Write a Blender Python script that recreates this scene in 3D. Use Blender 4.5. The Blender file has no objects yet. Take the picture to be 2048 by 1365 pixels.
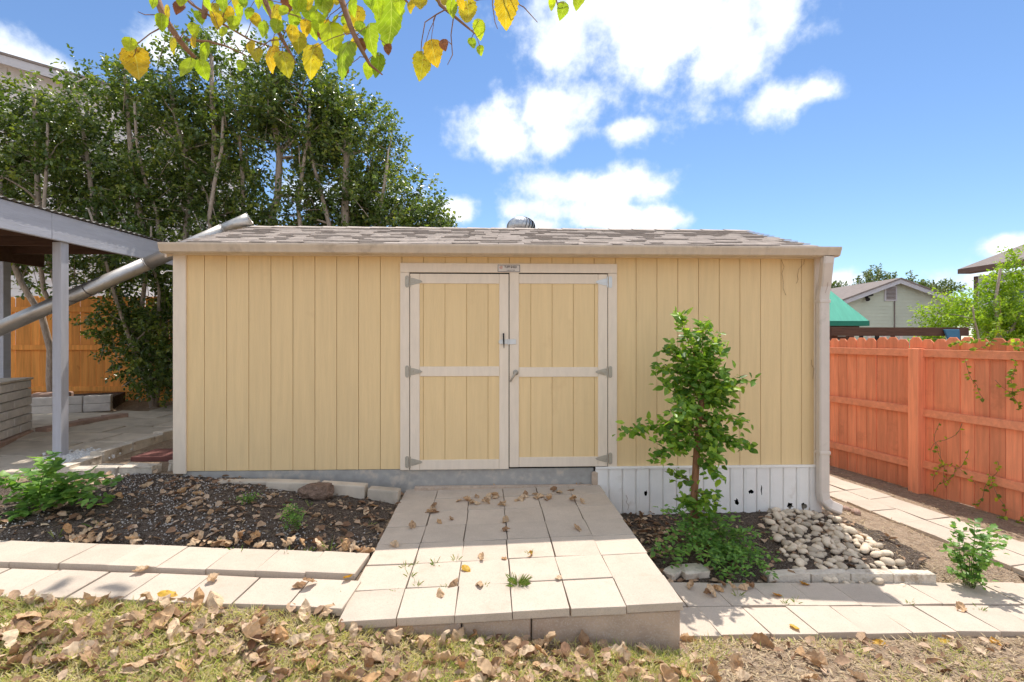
import bpy, bmesh, math, random
import numpy as np
from mathutils import Vector, Matrix, Euler, noise as mnoise

R = math.radians
rnd = random.Random(11)
nrs = np.random.RandomState(5)
scene = bpy.context.scene
C = scene.collection

# ------------------------------------------------------------------ camera
EYE = 1.5                      # eye height over the door sill area
FPX, CX, HZ = 991.0, 1024.0, 676.0     # focal length / principal column / horizon row of a 2048 px wide frame
cam_data = bpy.data.cameras.new('camera')
cam = bpy.data.objects.new('camera', cam_data)
C.objects.link(cam)
cam.location = (0, 0, EYE)
cam.rotation_euler = (R(90), 0, 0)
cam_data.sensor_width = 36.0
cam_data.lens = FPX / 2048 * 36.0
cam_data.shift_y = -6.5 / 2048
cam_data.clip_start = 0.05
cam_data.clip_end = 900
scene.camera = cam

# ------------------------------------------------------------------ light
SUN = Vector((0.15, 0.46, 1.0)).normalized()
SUN_EL = math.asin(SUN.z)
SUN_AZ = math.atan2(SUN.x, SUN.y)
sun_data = bpy.data.lights.new('sun', 'SUN')
sun_data.energy = 2.2
sun_data.angle = R(0.53)
sun_data.color = (1.0, 0.94, 0.86)
sun = bpy.data.objects.new('sun', sun_data)
C.objects.link(sun)
sun.rotation_euler = (-SUN).to_track_quat('-Z', 'Y').to_euler()
sun.location = SUN * 40

SKY_STRENGTH = 0.068
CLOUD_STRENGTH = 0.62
scene.view_settings.view_transform = 'Standard'
scene.view_settings.look = 'None'
scene.view_settings.exposure = 1.3
scene.view_settings.gamma = 1.0
scene.view_settings.use_curve_mapping = False
scene.cycles.max_bounces = 6
scene.cycles.diffuse_bounces = 4
scene.cycles.glossy_bounces = 2
scene.cycles.transmission_bounces = 3
scene.cycles.transparent_max_bounces = 4
scene.cycles.adaptive_threshold = 0.02
scene.cycles.use_denoising = True

world = bpy.data.worlds.new('World')
scene.world = world
world.use_nodes = True


def build_world():
    nt = world.node_tree
    N, L = nt.nodes, nt.links
    N.clear()
    out = N.new('ShaderNodeOutputWorld')
    sky = N.new('ShaderNodeTexSky')
    sky.sky_type = 'NISHITA'
    sky.sun_disc = False
    sky.sun_elevation = SUN_EL
    sky.sun_rotation = SUN_AZ
    sky.altitude = 0
    sky.air_density = 1.0
    sky.dust_density = 0.0
    sky.ozone_density = 6.5
    bg = N.new('ShaderNodeBackground')
    bg.inputs['Strength'].default_value = SKY_STRENGTH
    L.new(sky.outputs[0], bg.inputs['Color'])
    # cumulus clouds: soft blobs round given compass bearings / elevations, frayed by fractal noise
    tc = N.new('ShaderNodeTexCoord')
    sep = N.new('ShaderNodeSeparateXYZ')
    L.new(tc.outputs['Generated'], sep.inputs[0])

    def math_n(op, a, b=None):
        n = N.new('ShaderNodeMath')
        n.operation = op
        for i, s in enumerate((a, b)):
            if s is None:
                continue
            if isinstance(s, (int, float)):
                n.inputs[i].default_value = s
            else:
                L.new(s, n.inputs[i])
        return n.outputs[0]
    az = math_n('ARCTAN2', sep.outputs[0], sep.outputs[1])
    el = math_n('ARCSINE', sep.outputs[2])
    P = N.new('ShaderNodeCombineXYZ')
    L.new(az, P.inputs[0])
    L.new(el, P.inputs[1])
    noi = N.new('ShaderNodeTexNoise')
    noi.inputs['Scale'].default_value = 11.0
    noi.inputs['Detail'].default_value = 9.0
    noi.inputs['Roughness'].default_value = 0.58
    L.new(tc.outputs['Generated'], noi.inputs['Vector'])
    wis = N.new('ShaderNodeTexNoise')
    wis.inputs['Scale'].default_value = 4.5
    wis.inputs['Detail'].default_value = 6.0
    wis.inputs['Roughness'].default_value = 0.5
    L.new(tc.outputs['Generated'], wis.inputs['Vector'])

    def pix(px, py, rx, ry):
        a = math.atan((px - CX) / FPX)
        e = math.atan((HZ - py) / math.hypot(FPX, px - CX))
        return a, e, rx / FPX * math.cos(a) ** 2, ry / FPX * math.cos(a)
    blobs = [pix(*b) for b in (
        (1200, 20, 165, 120), (1330, 20, 190, 150), (1470, 60, 155, 120), (1540, 25, 95, 95), (1140, 85, 100, 65), (1500, 135, 70, 50),
        (1000, 262, 110, 56), (1090, 232, 125, 72), (1170, 215, 85, 55), (1245, 258, 75, 24),
        (1560, 195, 85, 50), (1620, 185, 60, 30),
        (1130, 380, 100, 34), (1240, 375, 110, 38), (1100, 425, 95, 36), (1220, 437, 120, 28), (1330, 438, 50, 24), (1080, 450, 80, 30),
        (40, 135, 95, 55), (120, 150, 60, 40), (-60, 150, 120, 70),
        (905, 425, 60, 32), (470, 95, 90, 55), (330, 95, 60, 45), (1960, 560, 110, 34), (2010, 492, 60, 26), (700, 400, 160, 45), (1680, 560, 60, 24), (380, 380, 180, 60))]
    F = None
    for a, e, ra, re in blobs:
        m = N.new('ShaderNodeVectorMath')
        m.operation = 'MULTIPLY_ADD'
        L.new(P.outputs[0], m.inputs[0])
        m.inputs[1].default_value = (1 / ra, 1 / re, 0)
        m.inputs[2].default_value = (-a / ra, -e / re, 0)
        ln = N.new('ShaderNodeVectorMath')
        ln.operation = 'LENGTH'
        L.new(m.outputs[0], ln.inputs[0])
        F = ln.outputs['Value'] if F is None else math_n('SMOOTH_MIN', F, ln.outputs['Value'])
        if F.node.type == 'MATH' and F.node.operation == 'SMOOTH_MIN':
            F.node.inputs[2].default_value = 0.25
    n1 = math_n('MULTIPLY', math_n('SUBTRACT', noi.outputs[0], 0.5), 2.9)
    n2 = math_n('MULTIPLY', math_n('SUBTRACT', wis.outputs[0], 0.5), 0.9)
    field = math_n('ADD', math_n('ADD', math_n('SUBTRACT', 1.0, F), n1), n2)
    # unseen cloud cover from fractal noise, added thick to fill the shaded wall
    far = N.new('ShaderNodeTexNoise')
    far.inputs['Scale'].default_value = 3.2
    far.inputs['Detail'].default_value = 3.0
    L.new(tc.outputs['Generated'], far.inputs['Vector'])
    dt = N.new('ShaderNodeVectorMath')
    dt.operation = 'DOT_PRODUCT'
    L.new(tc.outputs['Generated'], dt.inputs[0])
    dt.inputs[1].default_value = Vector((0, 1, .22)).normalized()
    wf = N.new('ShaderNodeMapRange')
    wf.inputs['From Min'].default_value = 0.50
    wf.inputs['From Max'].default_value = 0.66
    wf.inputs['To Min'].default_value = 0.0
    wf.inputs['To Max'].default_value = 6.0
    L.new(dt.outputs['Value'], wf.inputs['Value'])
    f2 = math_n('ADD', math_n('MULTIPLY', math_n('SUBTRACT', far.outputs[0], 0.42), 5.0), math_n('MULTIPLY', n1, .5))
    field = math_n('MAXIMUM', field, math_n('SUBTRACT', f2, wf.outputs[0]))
    mr = N.new('ShaderNodeMapRange')
    mr.interpolation_type = 'SMOOTHSTEP'
    L.new(field, mr.inputs['Value'])
    mr.inputs['From Min'].default_value = -0.22
    mr.inputs['From Max'].default_value = 0.62
    # thickness -> slightly grey-blue thin parts, white thick parts
    th = N.new('ShaderNodeMapRange')
    L.new(field, th.inputs['Value'])
    th.inputs['From Min'].default_value = 0.0
    th.inputs['From Max'].default_value = 1.15
    ramp = N.new('ShaderNodeMix')
    ramp.data_type = 'RGBA'
    shn = N.new('ShaderNodeTexNoise')
    shn.inputs['Scale'].default_value = 7.0
    shn.inputs['Detail'].default_value = 7.0
    L.new(tc.outputs['Generated'], shn.inputs['Vector'])
    shr = N.new('ShaderNodeMapRange')
    shr.inputs['From Min'].default_value = 0.38
    shr.inputs['From Max'].default_value = 0.58
    shr.inputs['To Min'].default_value = 0.35
    L.new(shn.outputs[0], shr.inputs['Value'])
    L.new(math_n('MULTIPLY', th.outputs[0], shr.outputs[0]), ramp.inputs[0])
    ramp.inputs[6].default_value = (0.62, 0.69, 0.80, 1)
    ramp.inputs[7].default_value = (1.0, 1.0, 1.0, 1)
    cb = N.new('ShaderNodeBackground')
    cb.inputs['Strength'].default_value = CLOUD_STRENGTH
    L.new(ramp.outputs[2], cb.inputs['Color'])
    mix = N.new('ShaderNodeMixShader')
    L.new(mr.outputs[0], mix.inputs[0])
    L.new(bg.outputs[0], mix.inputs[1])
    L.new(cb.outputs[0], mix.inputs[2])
    L.new(mix.outputs[0], out.inputs['Surface'])


build_world()

# ------------------------------------------------------------------ materials


def new_mat(name):
    m = bpy.data.materials.new(name)
    m.use_nodes = True
    return m, m.node_tree.nodes, m.node_tree.links, m.node_tree.nodes['Principled BSDF']


def rgb(c):
    return (c[0], c[1], c[2], 1.0)


def sc(c, k):
    return tuple(min(1.0, v * k) for v in c)


def mat(name, col, rough=0.7, spec=0.3, var=0.12, scale=6.0, bump=0.0, bscale=60.0, col2=None, metal=0.0, objvar=0.0,
        stretch=(1, 1, 1), speck=None, speck_scale=220.0, stain=None, stain_scale=2.0, stain_lo=0.55, detail=5.0, bdist=0.004):
    """painted / mineral surface: two-tone noise, per-piece variation, optional specks, blotchy wear and fine relief"""
    m, N, L, b = new_mat(name)
    b.inputs['Roughness'].default_value = rough
    b.inputs['Specular IOR Level'].default_value = spec
    b.inputs['Metallic'].default_value = metal
    tc = N.new('ShaderNodeTexCoord')
    mp = N.new('ShaderNodeMapping')
    mp.inputs['Scale'].default_value = stretch
    oi = N.new('ShaderNodeObjectInfo')
    off = N.new('ShaderNodeVectorMath')
    off.operation = 'SCALE'
    off.inputs[0].default_value = (13.7, 7.1, 5.3)
    L.new(oi.outputs['Random'], off.inputs['Scale'])
    add = N.new('ShaderNodeVectorMath')
    add.operation = 'ADD'
    L.new(tc.outputs['Object'], add.inputs[0])
    L.new(off.outputs[0], add.inputs[1])
    L.new(add.outputs[0], mp.inputs['Vector'])
    n = N.new('ShaderNodeTexNoise')
    n.inputs['Scale'].default_value = scale
    n.inputs['Detail'].default_value = detail
    n.inputs['Roughness'].default_value = 0.62
    L.new(mp.outputs[0], n.inputs['Vector'])
    mx = N.new('ShaderNodeMix')
    mx.data_type = 'RGBA'
    cr = N.new('ShaderNodeMapRange')
    cr.inputs['From Min'].default_value = 0.3
    cr.inputs['From Max'].default_value = 0.7
    L.new(n.outputs[0], cr.inputs['Value'])
    L.new(cr.outputs[0], mx.inputs[0])
    mx.inputs[6].default_value = rgb(sc(col, 1 - var))
    mx.inputs[7].default_value = rgb(sc(col2, 1) if col2 else sc(col, 1 + var))
    last = mx.outputs[2]
    if stain:
        ns = N.new('ShaderNodeTexNoise')
        ns.inputs['Scale'].default_value = stain_scale
        ns.inputs['Detail'].default_value = 8
        ns.inputs['Roughness'].default_value = 0.65
        L.new(add.outputs[0], ns.inputs['Vector'])
        sr = N.new('ShaderNodeMapRange')
        sr.inputs['From Min'].default_value = stain_lo
        sr.inputs['From Max'].default_value = stain_lo + 0.13
        L.new(ns.outputs[0], sr.inputs['Value'])
        m2 = N.new('ShaderNodeMix')
        m2.data_type = 'RGBA'
        L.new(sr.outputs[0], m2.inputs[0])
        L.new(last, m2.inputs[6])
        m2.inputs[7].default_value = rgb(stain)
        last = m2.outputs[2]
    if speck:
        v = N.new('ShaderNodeTexVoronoi')
        v.inputs['Scale'].default_value = speck_scale
        L.new(add.outputs[0], v.inputs['Vector'])
        lum = N.new('ShaderNodeSeparateColor')
        L.new(v.outputs['Color'], lum.inputs[0])
        sr = N.new('ShaderNodeMapRange')
        sr.inputs['From Min'].default_value = 0.62
        sr.inputs['From Max'].default_value = 0.95
        sr.inputs['To Max'].default_value = 0.55
        L.new(lum.outputs[0], sr.inputs['Value'])
        m3 = N.new('ShaderNodeMix')
        m3.data_type = 'RGBA'
        L.new(sr.outputs[0], m3.inputs[0])
        L.new(last, m3.inputs[6])
        m3.inputs[7].default_value = rgb(speck)
        last = m3.outputs[2]
    if objvar:
        hv = N.new('ShaderNodeHueSaturation')
        vr = N.new('ShaderNodeMapRange')
        vr.inputs['To Min'].default_value = 1 - objvar
        vr.inputs['To Max'].default_value = 1 + objvar
        L.new(oi.outputs['Random'], vr.inputs['Value'])
        L.new(vr.outputs[0], hv.inputs['Value'])
        L.new(last, hv.inputs['Color'])
        last = hv.outputs[0]
    L.new(last, b.inputs['Base Color'])
    if bump:
        nb = N.new('ShaderNodeTexNoise')
        nb.inputs['Scale'].default_value = bscale
        nb.inputs['Detail'].default_value = 4
        L.new(mp.outputs[0], nb.inputs['Vector'])
        bp = N.new('ShaderNodeBump')
        bp.inputs['Strength'].default_value = bump
        bp.inputs['Distance'].default_value = bdist
        L.new(nb.outputs[0], bp.inputs['Height'])
        L.new(bp.outputs[0], b.inputs['Normal'])
    return m


def leaf_mat(name, cols, rough=0.45, transl=0.35, src='attr', spots=None, spec=0.4, tint=(1.25, 1.35, 0.5), scale=60, veins=False):
    """foliage: colour picked per leaf from a ramp, light passes through the blade"""
    m, N, L, b = new_mat(name)
    out = N['Material Output']
    if src == 'attr':
        a = N.new('ShaderNodeAttribute')
        a.attribute_name = 'pick'
        val = a.outputs['Fac']
    else:
        a = N.new('ShaderNodeObjectInfo')
        val = a.outputs['Random']
    r = N.new('ShaderNodeValToRGB')
    e = r.color_ramp.elements
    while len(e) < len(cols):
        e.new(0.5)
    for i, c in enumerate(cols):
        e[i].position = i / max(1, len(cols) - 1)
        e[i].color = rgb(c)
    L.new(val, r.inputs[0])
    last = r.outputs[0]
    tc = N.new('ShaderNodeTexCoord')
    n = N.new('ShaderNodeTexNoise')
    n.inputs['Scale'].default_value = scale
    n.inputs['Detail'].default_value = 4
    L.new(tc.outputs['Object'], n.inputs['Vector'])
    hv = N.new('ShaderNodeHueSaturation')
    vr = N.new('ShaderNodeMapRange')
    vr.inputs['From Min'].default_value = 0.3
    vr.inputs['From Max'].default_value = 0.7
    vr.inputs['To Min'].default_value = 0.75
    vr.inputs['To Max'].default_value = 1.25
    L.new(n.outputs[0], vr.inputs['Value'])
    L.new(vr.outputs[0], hv.inputs['Value'])
    L.new(last, hv.inputs['Color'])
    last = hv.outputs[0]
    if spots:
        ns = N.new('ShaderNodeTexNoise')
        ns.inputs['Scale'].default_value = spots[1]
        ns.inputs['Detail'].default_value = 5
        ns.inputs['Roughness'].default_value = 0.7
        L.new(tc.outputs['Object'], ns.inputs['Vector'])
        sr = N.new('ShaderNodeMapRange')
        sr.inputs['From Min'].default_value = spots[2]
        sr.inputs['From Max'].default_value = spots[2] + 0.06
        L.new(ns.outputs[0], sr.inputs['Value'])
        m2 = N.new('ShaderNodeMix')
        m2.data_type = 'RGBA'
        L.new(sr.outputs[0], m2.inputs[0])
        L.new(last, m2.inputs[6])
        m2.inputs[7].default_value = rgb(spots[0])
        last = m2.outputs[2]
    if veins:      # pale midrib and side veins, in the blade's own coordinates (x along, y across)
        sp = N.new('ShaderNodeSeparateXYZ')
        L.new(tc.outputs['Object'], sp.inputs[0])

        def mth(op, a, b2=None):
            q = N.new('ShaderNodeMath')
            q.operation = op
            for i, v in enumerate((a, b2)):
                if v is None:
                    continue
                if isinstance(v, (int, float)):
                    q.inputs[i].default_value = v
                else:
                    L.new(v, q.inputs[i])
            return q.outputs[0]
        ay = mth('ABSOLUTE', sp.outputs[1])
        mid = mth('LESS_THAN', ay, .012)
        w = mth('PINGPONG', mth('MULTIPLY', mth('SUBTRACT', sp.outputs[0], mth('MULTIPLY', ay, .9)), 7.0), .5)
        side = mth('MULTIPLY', mth('LESS_THAN', w, .05), .7)
        vm = N.new('ShaderNodeMix')
        vm.data_type = 'RGBA'
        L.new(mth('MULTIPLY', mth('MAXIMUM', mid, side), .55), vm.inputs[0])
        L.new(last, vm.inputs[6])
        vm.inputs[7].default_value = (0.62, 0.66, 0.22, 1)
        last = vm.outputs[2]
    L.new(last, b.inputs['Base Color'])
    b.inputs['Roughness'].default_value = rough
    b.inputs['Specular IOR Level'].default_value = spec
    tr = N.new('ShaderNodeBsdfTranslucent')
    tm = N.new('ShaderNodeMix')
    tm.data_type = 'RGBA'
    tm.blend_type = 'MULTIPLY'
    tm.inputs[0].default_value = 1.0
    L.new(last, tm.inputs[6])
    tm.inputs[7].default_value = rgb(tint)
    tm.clamp_result = False
    L.new(tm.outputs[2], tr.inputs['Color'])
    ms = N.new('ShaderNodeMixShader')
    ms.inputs[0].default_value = transl
    L.new(b.outputs[0], ms.inputs[1])
    L.new(tr.outputs[0], ms.inputs[2])
    L.new(ms.outputs[0], out.inputs['Surface'])
    return m


MT = {}
MT['siding'] = mat('yellow_siding_paint', (0.79, 0.585, 0.315), 0.62, 0.25, 0.05, 3.0, bump=0.55, bscale=26, stretch=(9, 9, 0.55), stain=(0.74, 0.535, 0.285), stain_scale=2.6, stain_lo=0.6, objvar=0.02, bdist=0.003)
MT['groove'] = mat('groove_paint', (0.60, 0.42, 0.18), 0.8, 0.1, 0.1, 10)
MT['trim'] = mat('beige_trim_paint', (0.79, 0.675, 0.545), 0.6, 0.25, 0.05, 5, bump=0.4, bscale=30, stretch=(5, 5, 1), objvar=0.025)
MT['gutter'] = mat('beige_gutter_paint', (0.60, 0.49, 0.375), 0.42, 0.4, 0.08, 3, stretch=(6, 1, 1), stain=(0.40, 0.31, 0.23), stain_scale=3.0, stain_lo=0.55)
MT['white_metal'] = mat('white_skirting_metal', (0.86, 0.825, 0.785), 0.45, 0.4, 0.05, 5, stain=(0.74, 0.69, 0.63), stain_scale=5, stain_lo=0.6, bump=0.1, bscale=20)
MT['downspout'] = mat('downspout_paint', (0.66, 0.58, 0.51), 0.4, 0.4, 0.05, 6, stain=(0.52, 0.45, 0.38), stain_scale=5, stain_lo=0.6)
MT['concrete_blue'] = mat('painted_concrete', (0.38, 0.365, 0.34), 0.8, 0.2, 0.15, 9, bump=0.5, bscale=40, stain=(0.56, 0.48, 0.39), stain_scale=4.5, stain_lo=0.53)
MT['concrete'] = mat('bare_concrete', (0.48, 0.365, 0.275), 0.9, 0.15, 0.18, 6, bump=0.6, bscale=55, stain=(0.28, 0.22, 0.17), stain_scale=4.0, stain_lo=0.56, speck=(0.55, 0.47, 0.4), speck_scale=160)
MT['paver'] = mat('concrete_paver', (0.545, 0.46, 0.375), 0.9, 0.15, 0.07, 7, bump=0.55, bscale=190, speck=(0.40, 0.33, 0.265), speck_scale=260, objvar=0.05, stain=(0.48, 0.40, 0.32), stain_scale=3.5, stain_lo=0.57, bdist=0.002)
MT['flag'] = mat('flagstone', (0.54, 0.465, 0.375), 0.9, 0.15, 0.14, 5, bump=0.6, bscale=60, objvar=0.12, stain=(0.40, 0.335, 0.265), stain_scale=3, stain_lo=0.56)
MT['pinkstone'] = mat('pink_brick_stone', (0.40, 0.27, 0.21), 0.9, 0.15, 0.18, 7, bump=0.6, bscale=70, objvar=0.12)
MT['greystone'] = mat('grey_ledger_stone', (0.64, 0.585, 0.53), 0.9, 0.15, 0.14, 8, bump=0.7, bscale=60, objvar=0.1)
MT['whitestone'] = mat('white_cast_stone', (0.62, 0.55, 0.46), 0.95, 0.1, 0.16, 12, bump=1.0, bscale=70, stain=(0.34, 0.27, 0.20), stain_scale=9, stain_lo=0.55, objvar=0.08, bdist=0.01)
MT['redstone'] = mat('red_paver', (0.17, 0.075, 0.065), 0.9, 0.15, 0.12, 8, bump=0.4, bscale=90)
MT['soil'] = mat('dark_potting_soil', (0.075, 0.054, 0.041), 0.95, 0.1, 0.5, 26, col2=(0.145, 0.108, 0.083), bump=1.0, bscale=95, speck=(0.30, 0.26, 0.22), speck_scale=150, detail=9, bdist=0.02)
MT['dirt'] = mat('tan_dirt', (0.27, 0.195, 0.135), 0.95, 0.1, 0.3, 18, col2=(0.42, 0.31, 0.215), bump=1.0, bscale=80, speck=(0.50, 0.41, 0.31), speck_scale=120, detail=9, bdist=0.02)
MT['sand'] = mat('bedding_sand', (0.17, 0.125, 0.09), 0.95, 0.1, 0.3, 30, bump=0.8, bscale=120)
MT['stones'] = mat('river_stone', (0.60, 0.50, 0.38), 0.75, 0.25, 0.2, 18, bump=0.25, bscale=40, objvar=0.30, stain=(0.38, 0.29, 0.20), stain_scale=14, stain_lo=0.54)
MT['rock'] = mat('dark_rock', (0.20, 0.135, 0.098), 0.95, 0.1, 0.4, 25, bump=1.0, bscale=50, speck=(0.3, 0.2, 0.16), speck_scale=110, bdist=0.02)
MT['shingle'] = mat('asphalt_shingle', (0.47, 0.40, 0.345), 0.95, 0.1, 0.22, 9, bump=0.6, bscale=260, speck=(0.50, 0.43, 0.38), speck_scale=330, stretch=(1, 1, 1))
MT['shingle_edge'] = mat('shingle_edge', (0.05, 0.042, 0.04), 0.95, 0.1, 0.2, 20)
MT['galv'] = mat('galvanised_steel', (0.52, 0.49, 0.455), 0.42, 0.5, 0.12, 9, metal=0.9, stretch=(1, 1, 1), stain=(0.36, 0.33, 0.30), stain_scale=8, stain_lo=0.58)
MT['turbine'] = mat('turbine_aluminium', (0.42, 0.43, 0.44), 0.38, 0.5, 0.1, 9, metal=0.85)
MT['zinc'] = mat('zinc_hardware', (0.46, 0.42, 0.35), 0.5, 0.5, 0.12, 30, metal=0.5, stain=(0.33, 0.28, 0.21), stain_scale=30, stain_lo=0.55)
MT['zinc_new'] = mat('bright_zinc_hardware', (0.62, 0.63, 0.63), 0.4, 0.5, 0.05, 30, metal=0.5)
MT['black'] = mat('black_metal', (0.012, 0.012, 0.014), 0.5, 0.3, 0.1, 10)
MT['dark'] = mat('painted_dark', (0.004, 0.004, 0.004), 1.0, 0.0, 0.1, 10)  # near-black colour that paints in the darkness of unlit hollows
MT['greypaint'] = mat('lavender_grey_wood_paint', (0.47, 0.475, 0.52), 0.65, 0.25, 0.08, 4, bump=0.5, bscale=24, stretch=(6, 0.6, 6), stain=(0.40, 0.395, 0.42), stain_scale=3, stain_lo=0.57)
MT['postpaint'] = mat('lavender_grey_post_paint', (0.47, 0.47, 0.51), 0.65, 0.25, 0.08, 4, bump=0.5, bscale=24, stretch=(6, 6, 0.6), stain=(0.41, 0.39, 0.39), stain_scale=3, stain_lo=0.57)
MT['brownwood'] = mat('dark_brown_wood', (0.10, 0.055, 0.038), 0.75, 0.2, 0.25, 4, bump=0.5, bscale=30, stretch=(1, 8, 8))
MT['corr'] = mat('corrugated_roofing', (0.13, 0.12, 0.11), 0.6, 0.3, 0.2, 8)
MT['salmon'] = mat('salmon_fence_stain', (0.78, 0.285, 0.15), 0.75, 0.2, 0.16, 3.5, bump=0.7, bscale=22, stretch=(7, 7, 0.5), objvar=0.20, stain=(0.62, 0.22, 0.115), stain_scale=2.5, stain_lo=0.58)
MT['salmon_rail'] = mat('salmon_rail_stain', (0.80, 0.31, 0.17), 0.75, 0.2, 0.14, 3.5, bump=0.6, bscale=22, stretch=(5, .5, 5), stain=(0.68, 0.25, 0.13), stain_scale=2.5, stain_lo=0.58)
MT['cedar'] = mat('orange_cedar_stain', (0.66, 0.27, 0.06), 0.7, 0.2, 0.22, 3.0, bump=0.5, bscale=22, stretch=(7, 7, 0.5), objvar=0.16, stain=(0.33, 0.10, 0.02), stain_scale=6, stain_lo=0.66)
MT['whitesiding'] = mat('white_lap_siding', (0.72, 0.69, 0.66), 0.6, 0.3, 0.04, 5, objvar=0.02)
MT['housetrim'] = mat('grey_house_trim', (0.55, 0.54, 0.56), 0.6, 0.3, 0.06, 5)
MT['roof_grey'] = mat('grey_house_roof', (0.25, 0.21, 0.19), 0.95, 0.1, 0.2, 3, bump=0.5, bscale=40, stretch=(1, 6, 1))
MT['greensiding'] = mat('pale_green_siding', (0.56, 0.60, 0.49), 0.65, 0.25, 0.05, 2)
MT['greencanvas'] = mat('green_canvas', (0.13, 0.48, 0.34), 0.6, 0.3, 0.10, 2, stretch=(6, 1, 1))
MT['greencanvas_dark'] = mat('green_canvas_valance', (0.02, 0.20, 0.13), 0.6, 0.3, 0.10, 2)
MT['blue'] = mat('blue_plastic', (0.03, 0.13, 0.22), 0.4, 0.4, 0.05, 4)
MT['bark'] = mat('grey_bark', (0.42, 0.34, 0.27), 0.9, 0.1, 0.3, 14, bump=0.8, bscale=40, stretch=(4, 4, 1), bdist=0.01)
MT['bark_red'] = mat('reddish_bark', (0.27, 0.135, 0.075), 0.85, 0.15, 0.3, 14, bump=0.8, bscale=40, stretch=(5, 5, 1), bdist=0.01)
MT['twig'] = mat('brown_twig', (0.30, 0.175, 0.11), 0.85, 0.15, 0.25, 30, bump=0.4, bscale=70)
MT['hedge'] = leaf_mat('evergreen_leaf', [(0.05, 0.08, 0.03), (0.08, 0.125, 0.038), (0.12, 0.175, 0.045), (0.20, 0.25, 0.055), (0.34, 0.36, 0.07)], 0.32, 0.40, spec=0.65)
MT['pecan'] = leaf_mat('bright_green_leaf', [(0.12, 0.21, 0.03), (0.22, 0.34, 0.04), (0.34, 0.46, 0.045), (0.48, 0.56, 0.05)], 0.45, 0.55)
MT['fartree'] = leaf_mat('far_tree_leaf', [(0.08, 0.12, 0.04), (0.13, 0.17, 0.055), (0.20, 0.23, 0.07)], 0.5, 0.3)
MT['sapleaf'] = leaf_mat('sapling_leaf', [(0.09, 0.19, 0.035), (0.16, 0.30, 0.045), (0.27, 0.43, 0.055), (0.44, 0.58, 0.07)], 0.4, 0.48, 'obj')
MT['sapfol'] = leaf_mat('sapling_foliage', [(0.09, 0.19, 0.035), (0.15, 0.28, 0.045), (0.24, 0.40, 0.055), (0.40, 0.54, 0.07)], 0.4, 0.48)
MT['weed'] = leaf_mat('weed_leaf', [(0.10, 0.21, 0.05), (0.16, 0.31, 0.065), (0.26, 0.42, 0.08)], 0.5, 0.38)
MT['weedobj'] = leaf_mat('shrub_leaf', [(0.10, 0.21, 0.05), (0.16, 0.31, 0.065), (0.27, 0.44, 0.09)], 0.45, 0.42, 'obj')
MT['mul_green'] = leaf_mat('mulberry_leaf_green', [(0.24, 0.34, 0.03), (0.36, 0.46, 0.03), (0.46, 0.52, 0.03)], 0.5, 0.60, 'obj', spots=((0.20, 0.13, 0.03), 11, 0.68), scale=4, veins=True)
MT['mul_yellow'] = leaf_mat('mulberry_leaf_yellow', [(0.42, 0.42, 0.03), (0.56, 0.46, 0.03), (0.60, 0.40, 0.03)], 0.5, 0.60, 'obj', spots=((0.26, 0.10, 0.02), 8, 0.58), scale=4, veins=True, tint=(1.2, 1.1, 0.5))
MT['mul_brown'] = leaf_mat('mulberry_leaf_brown', [(0.20, 0.075, 0.03), (0.28, 0.11, 0.04)], 0.6, 0.3, 'obj', scale=4, tint=(1.2, 1, .7))
MT['dry'] = leaf_mat('dry_leaf', [(0.28, 0.16, 0.085), (0.42, 0.28, 0.165), (0.54, 0.39, 0.245), (0.66, 0.51, 0.35), (0.46, 0.27, 0.125), (0.58, 0.43, 0.28)], 0.75, 0.12, 'obj', spec=0.2, tint=(1.2, 0.95, 0.7), scale=5, spots=((0.17, 0.09, 0.05), 3.2, 0.64))
MT['drystuff'] = leaf_mat('dry_leaf_bits', [(0.19, 0.105, 0.06), (0.32, 0.20, 0.125), (0.46, 0.32, 0.21), (0.58, 0.43, 0.30)], 0.8, 0.1, 'attr', spec=0.2, tint=(1.2, 0.95, 0.7))
MT['yleaf'] = leaf_mat('fallen_yellow_leaf', [(0.52, 0.30, 0.03), (0.60, 0.40, 0.05), (0.48, 0.22, 0.03)], 0.6, 0.2, 'obj', spots=((0.22, 0.09, 0.03), 4, 0.6), scale=5, tint=(1.2, 1, .6))
MT['grass'] = leaf_mat('lawn_grass', [(0.68, 0.58, 0.33), (0.74, 0.66, 0.38), (0.66, 0.63, 0.24), (0.50, 0.56, 0.15), (0.36, 0.47, 0.11), (0.68, 0.60, 0.33)], 0.6, 0.3, 'attr', spec=0.2, tint=(1.1, 1.1, .7))
MT['tuft'] = leaf_mat('grass_tuft_blade', [(0.14, 0.24, 0.05), (0.24, 0.33, 0.08), (0.40, 0.38, 0.16)], 0.6, 0.3, 'attr', spec=0.2)
MT['straw'] = leaf_mat('straw', [(0.30, 0.21, 0.13), (0.42, 0.32, 0.20), (0.54, 0.43, 0.28)], 0.85, 0.05, 'attr', spec=0.1, tint=(1, 1, 1))
MT['perlite'] = mat('white_perlite', (0.42, 0.39, 0.36), 0.9, 0.1, 0.15, 30)
MT['white_gravel'] = mat('white_gravel', (0.70, 0.69, 0.68), 0.9, 0.1, 0.15, 30)
MT['sign'] = mat('white_sign_plate', (0.66, 0.60, 0.55), 0.4, 0.4, 0.05, 10)
MT['ink'] = mat('sign_ink', (0.03, 0.02, 0.015), 0.5, 0.2, 0.05, 10)
MT['redink'] = mat('sign_red_ink', (0.60, 0.38, 0.32), 0.5, 0.2, 0.05, 10)
MT['glass'] = mat('window_glass', (0.10, 0.13, 0.16), 0.08, 0.6, 0.1, 2)
MT['lilac'] = mat('far_house_stucco', (0.60, 0.58, 0.62), 0.8, 0.2, 0.05, 2)
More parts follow.
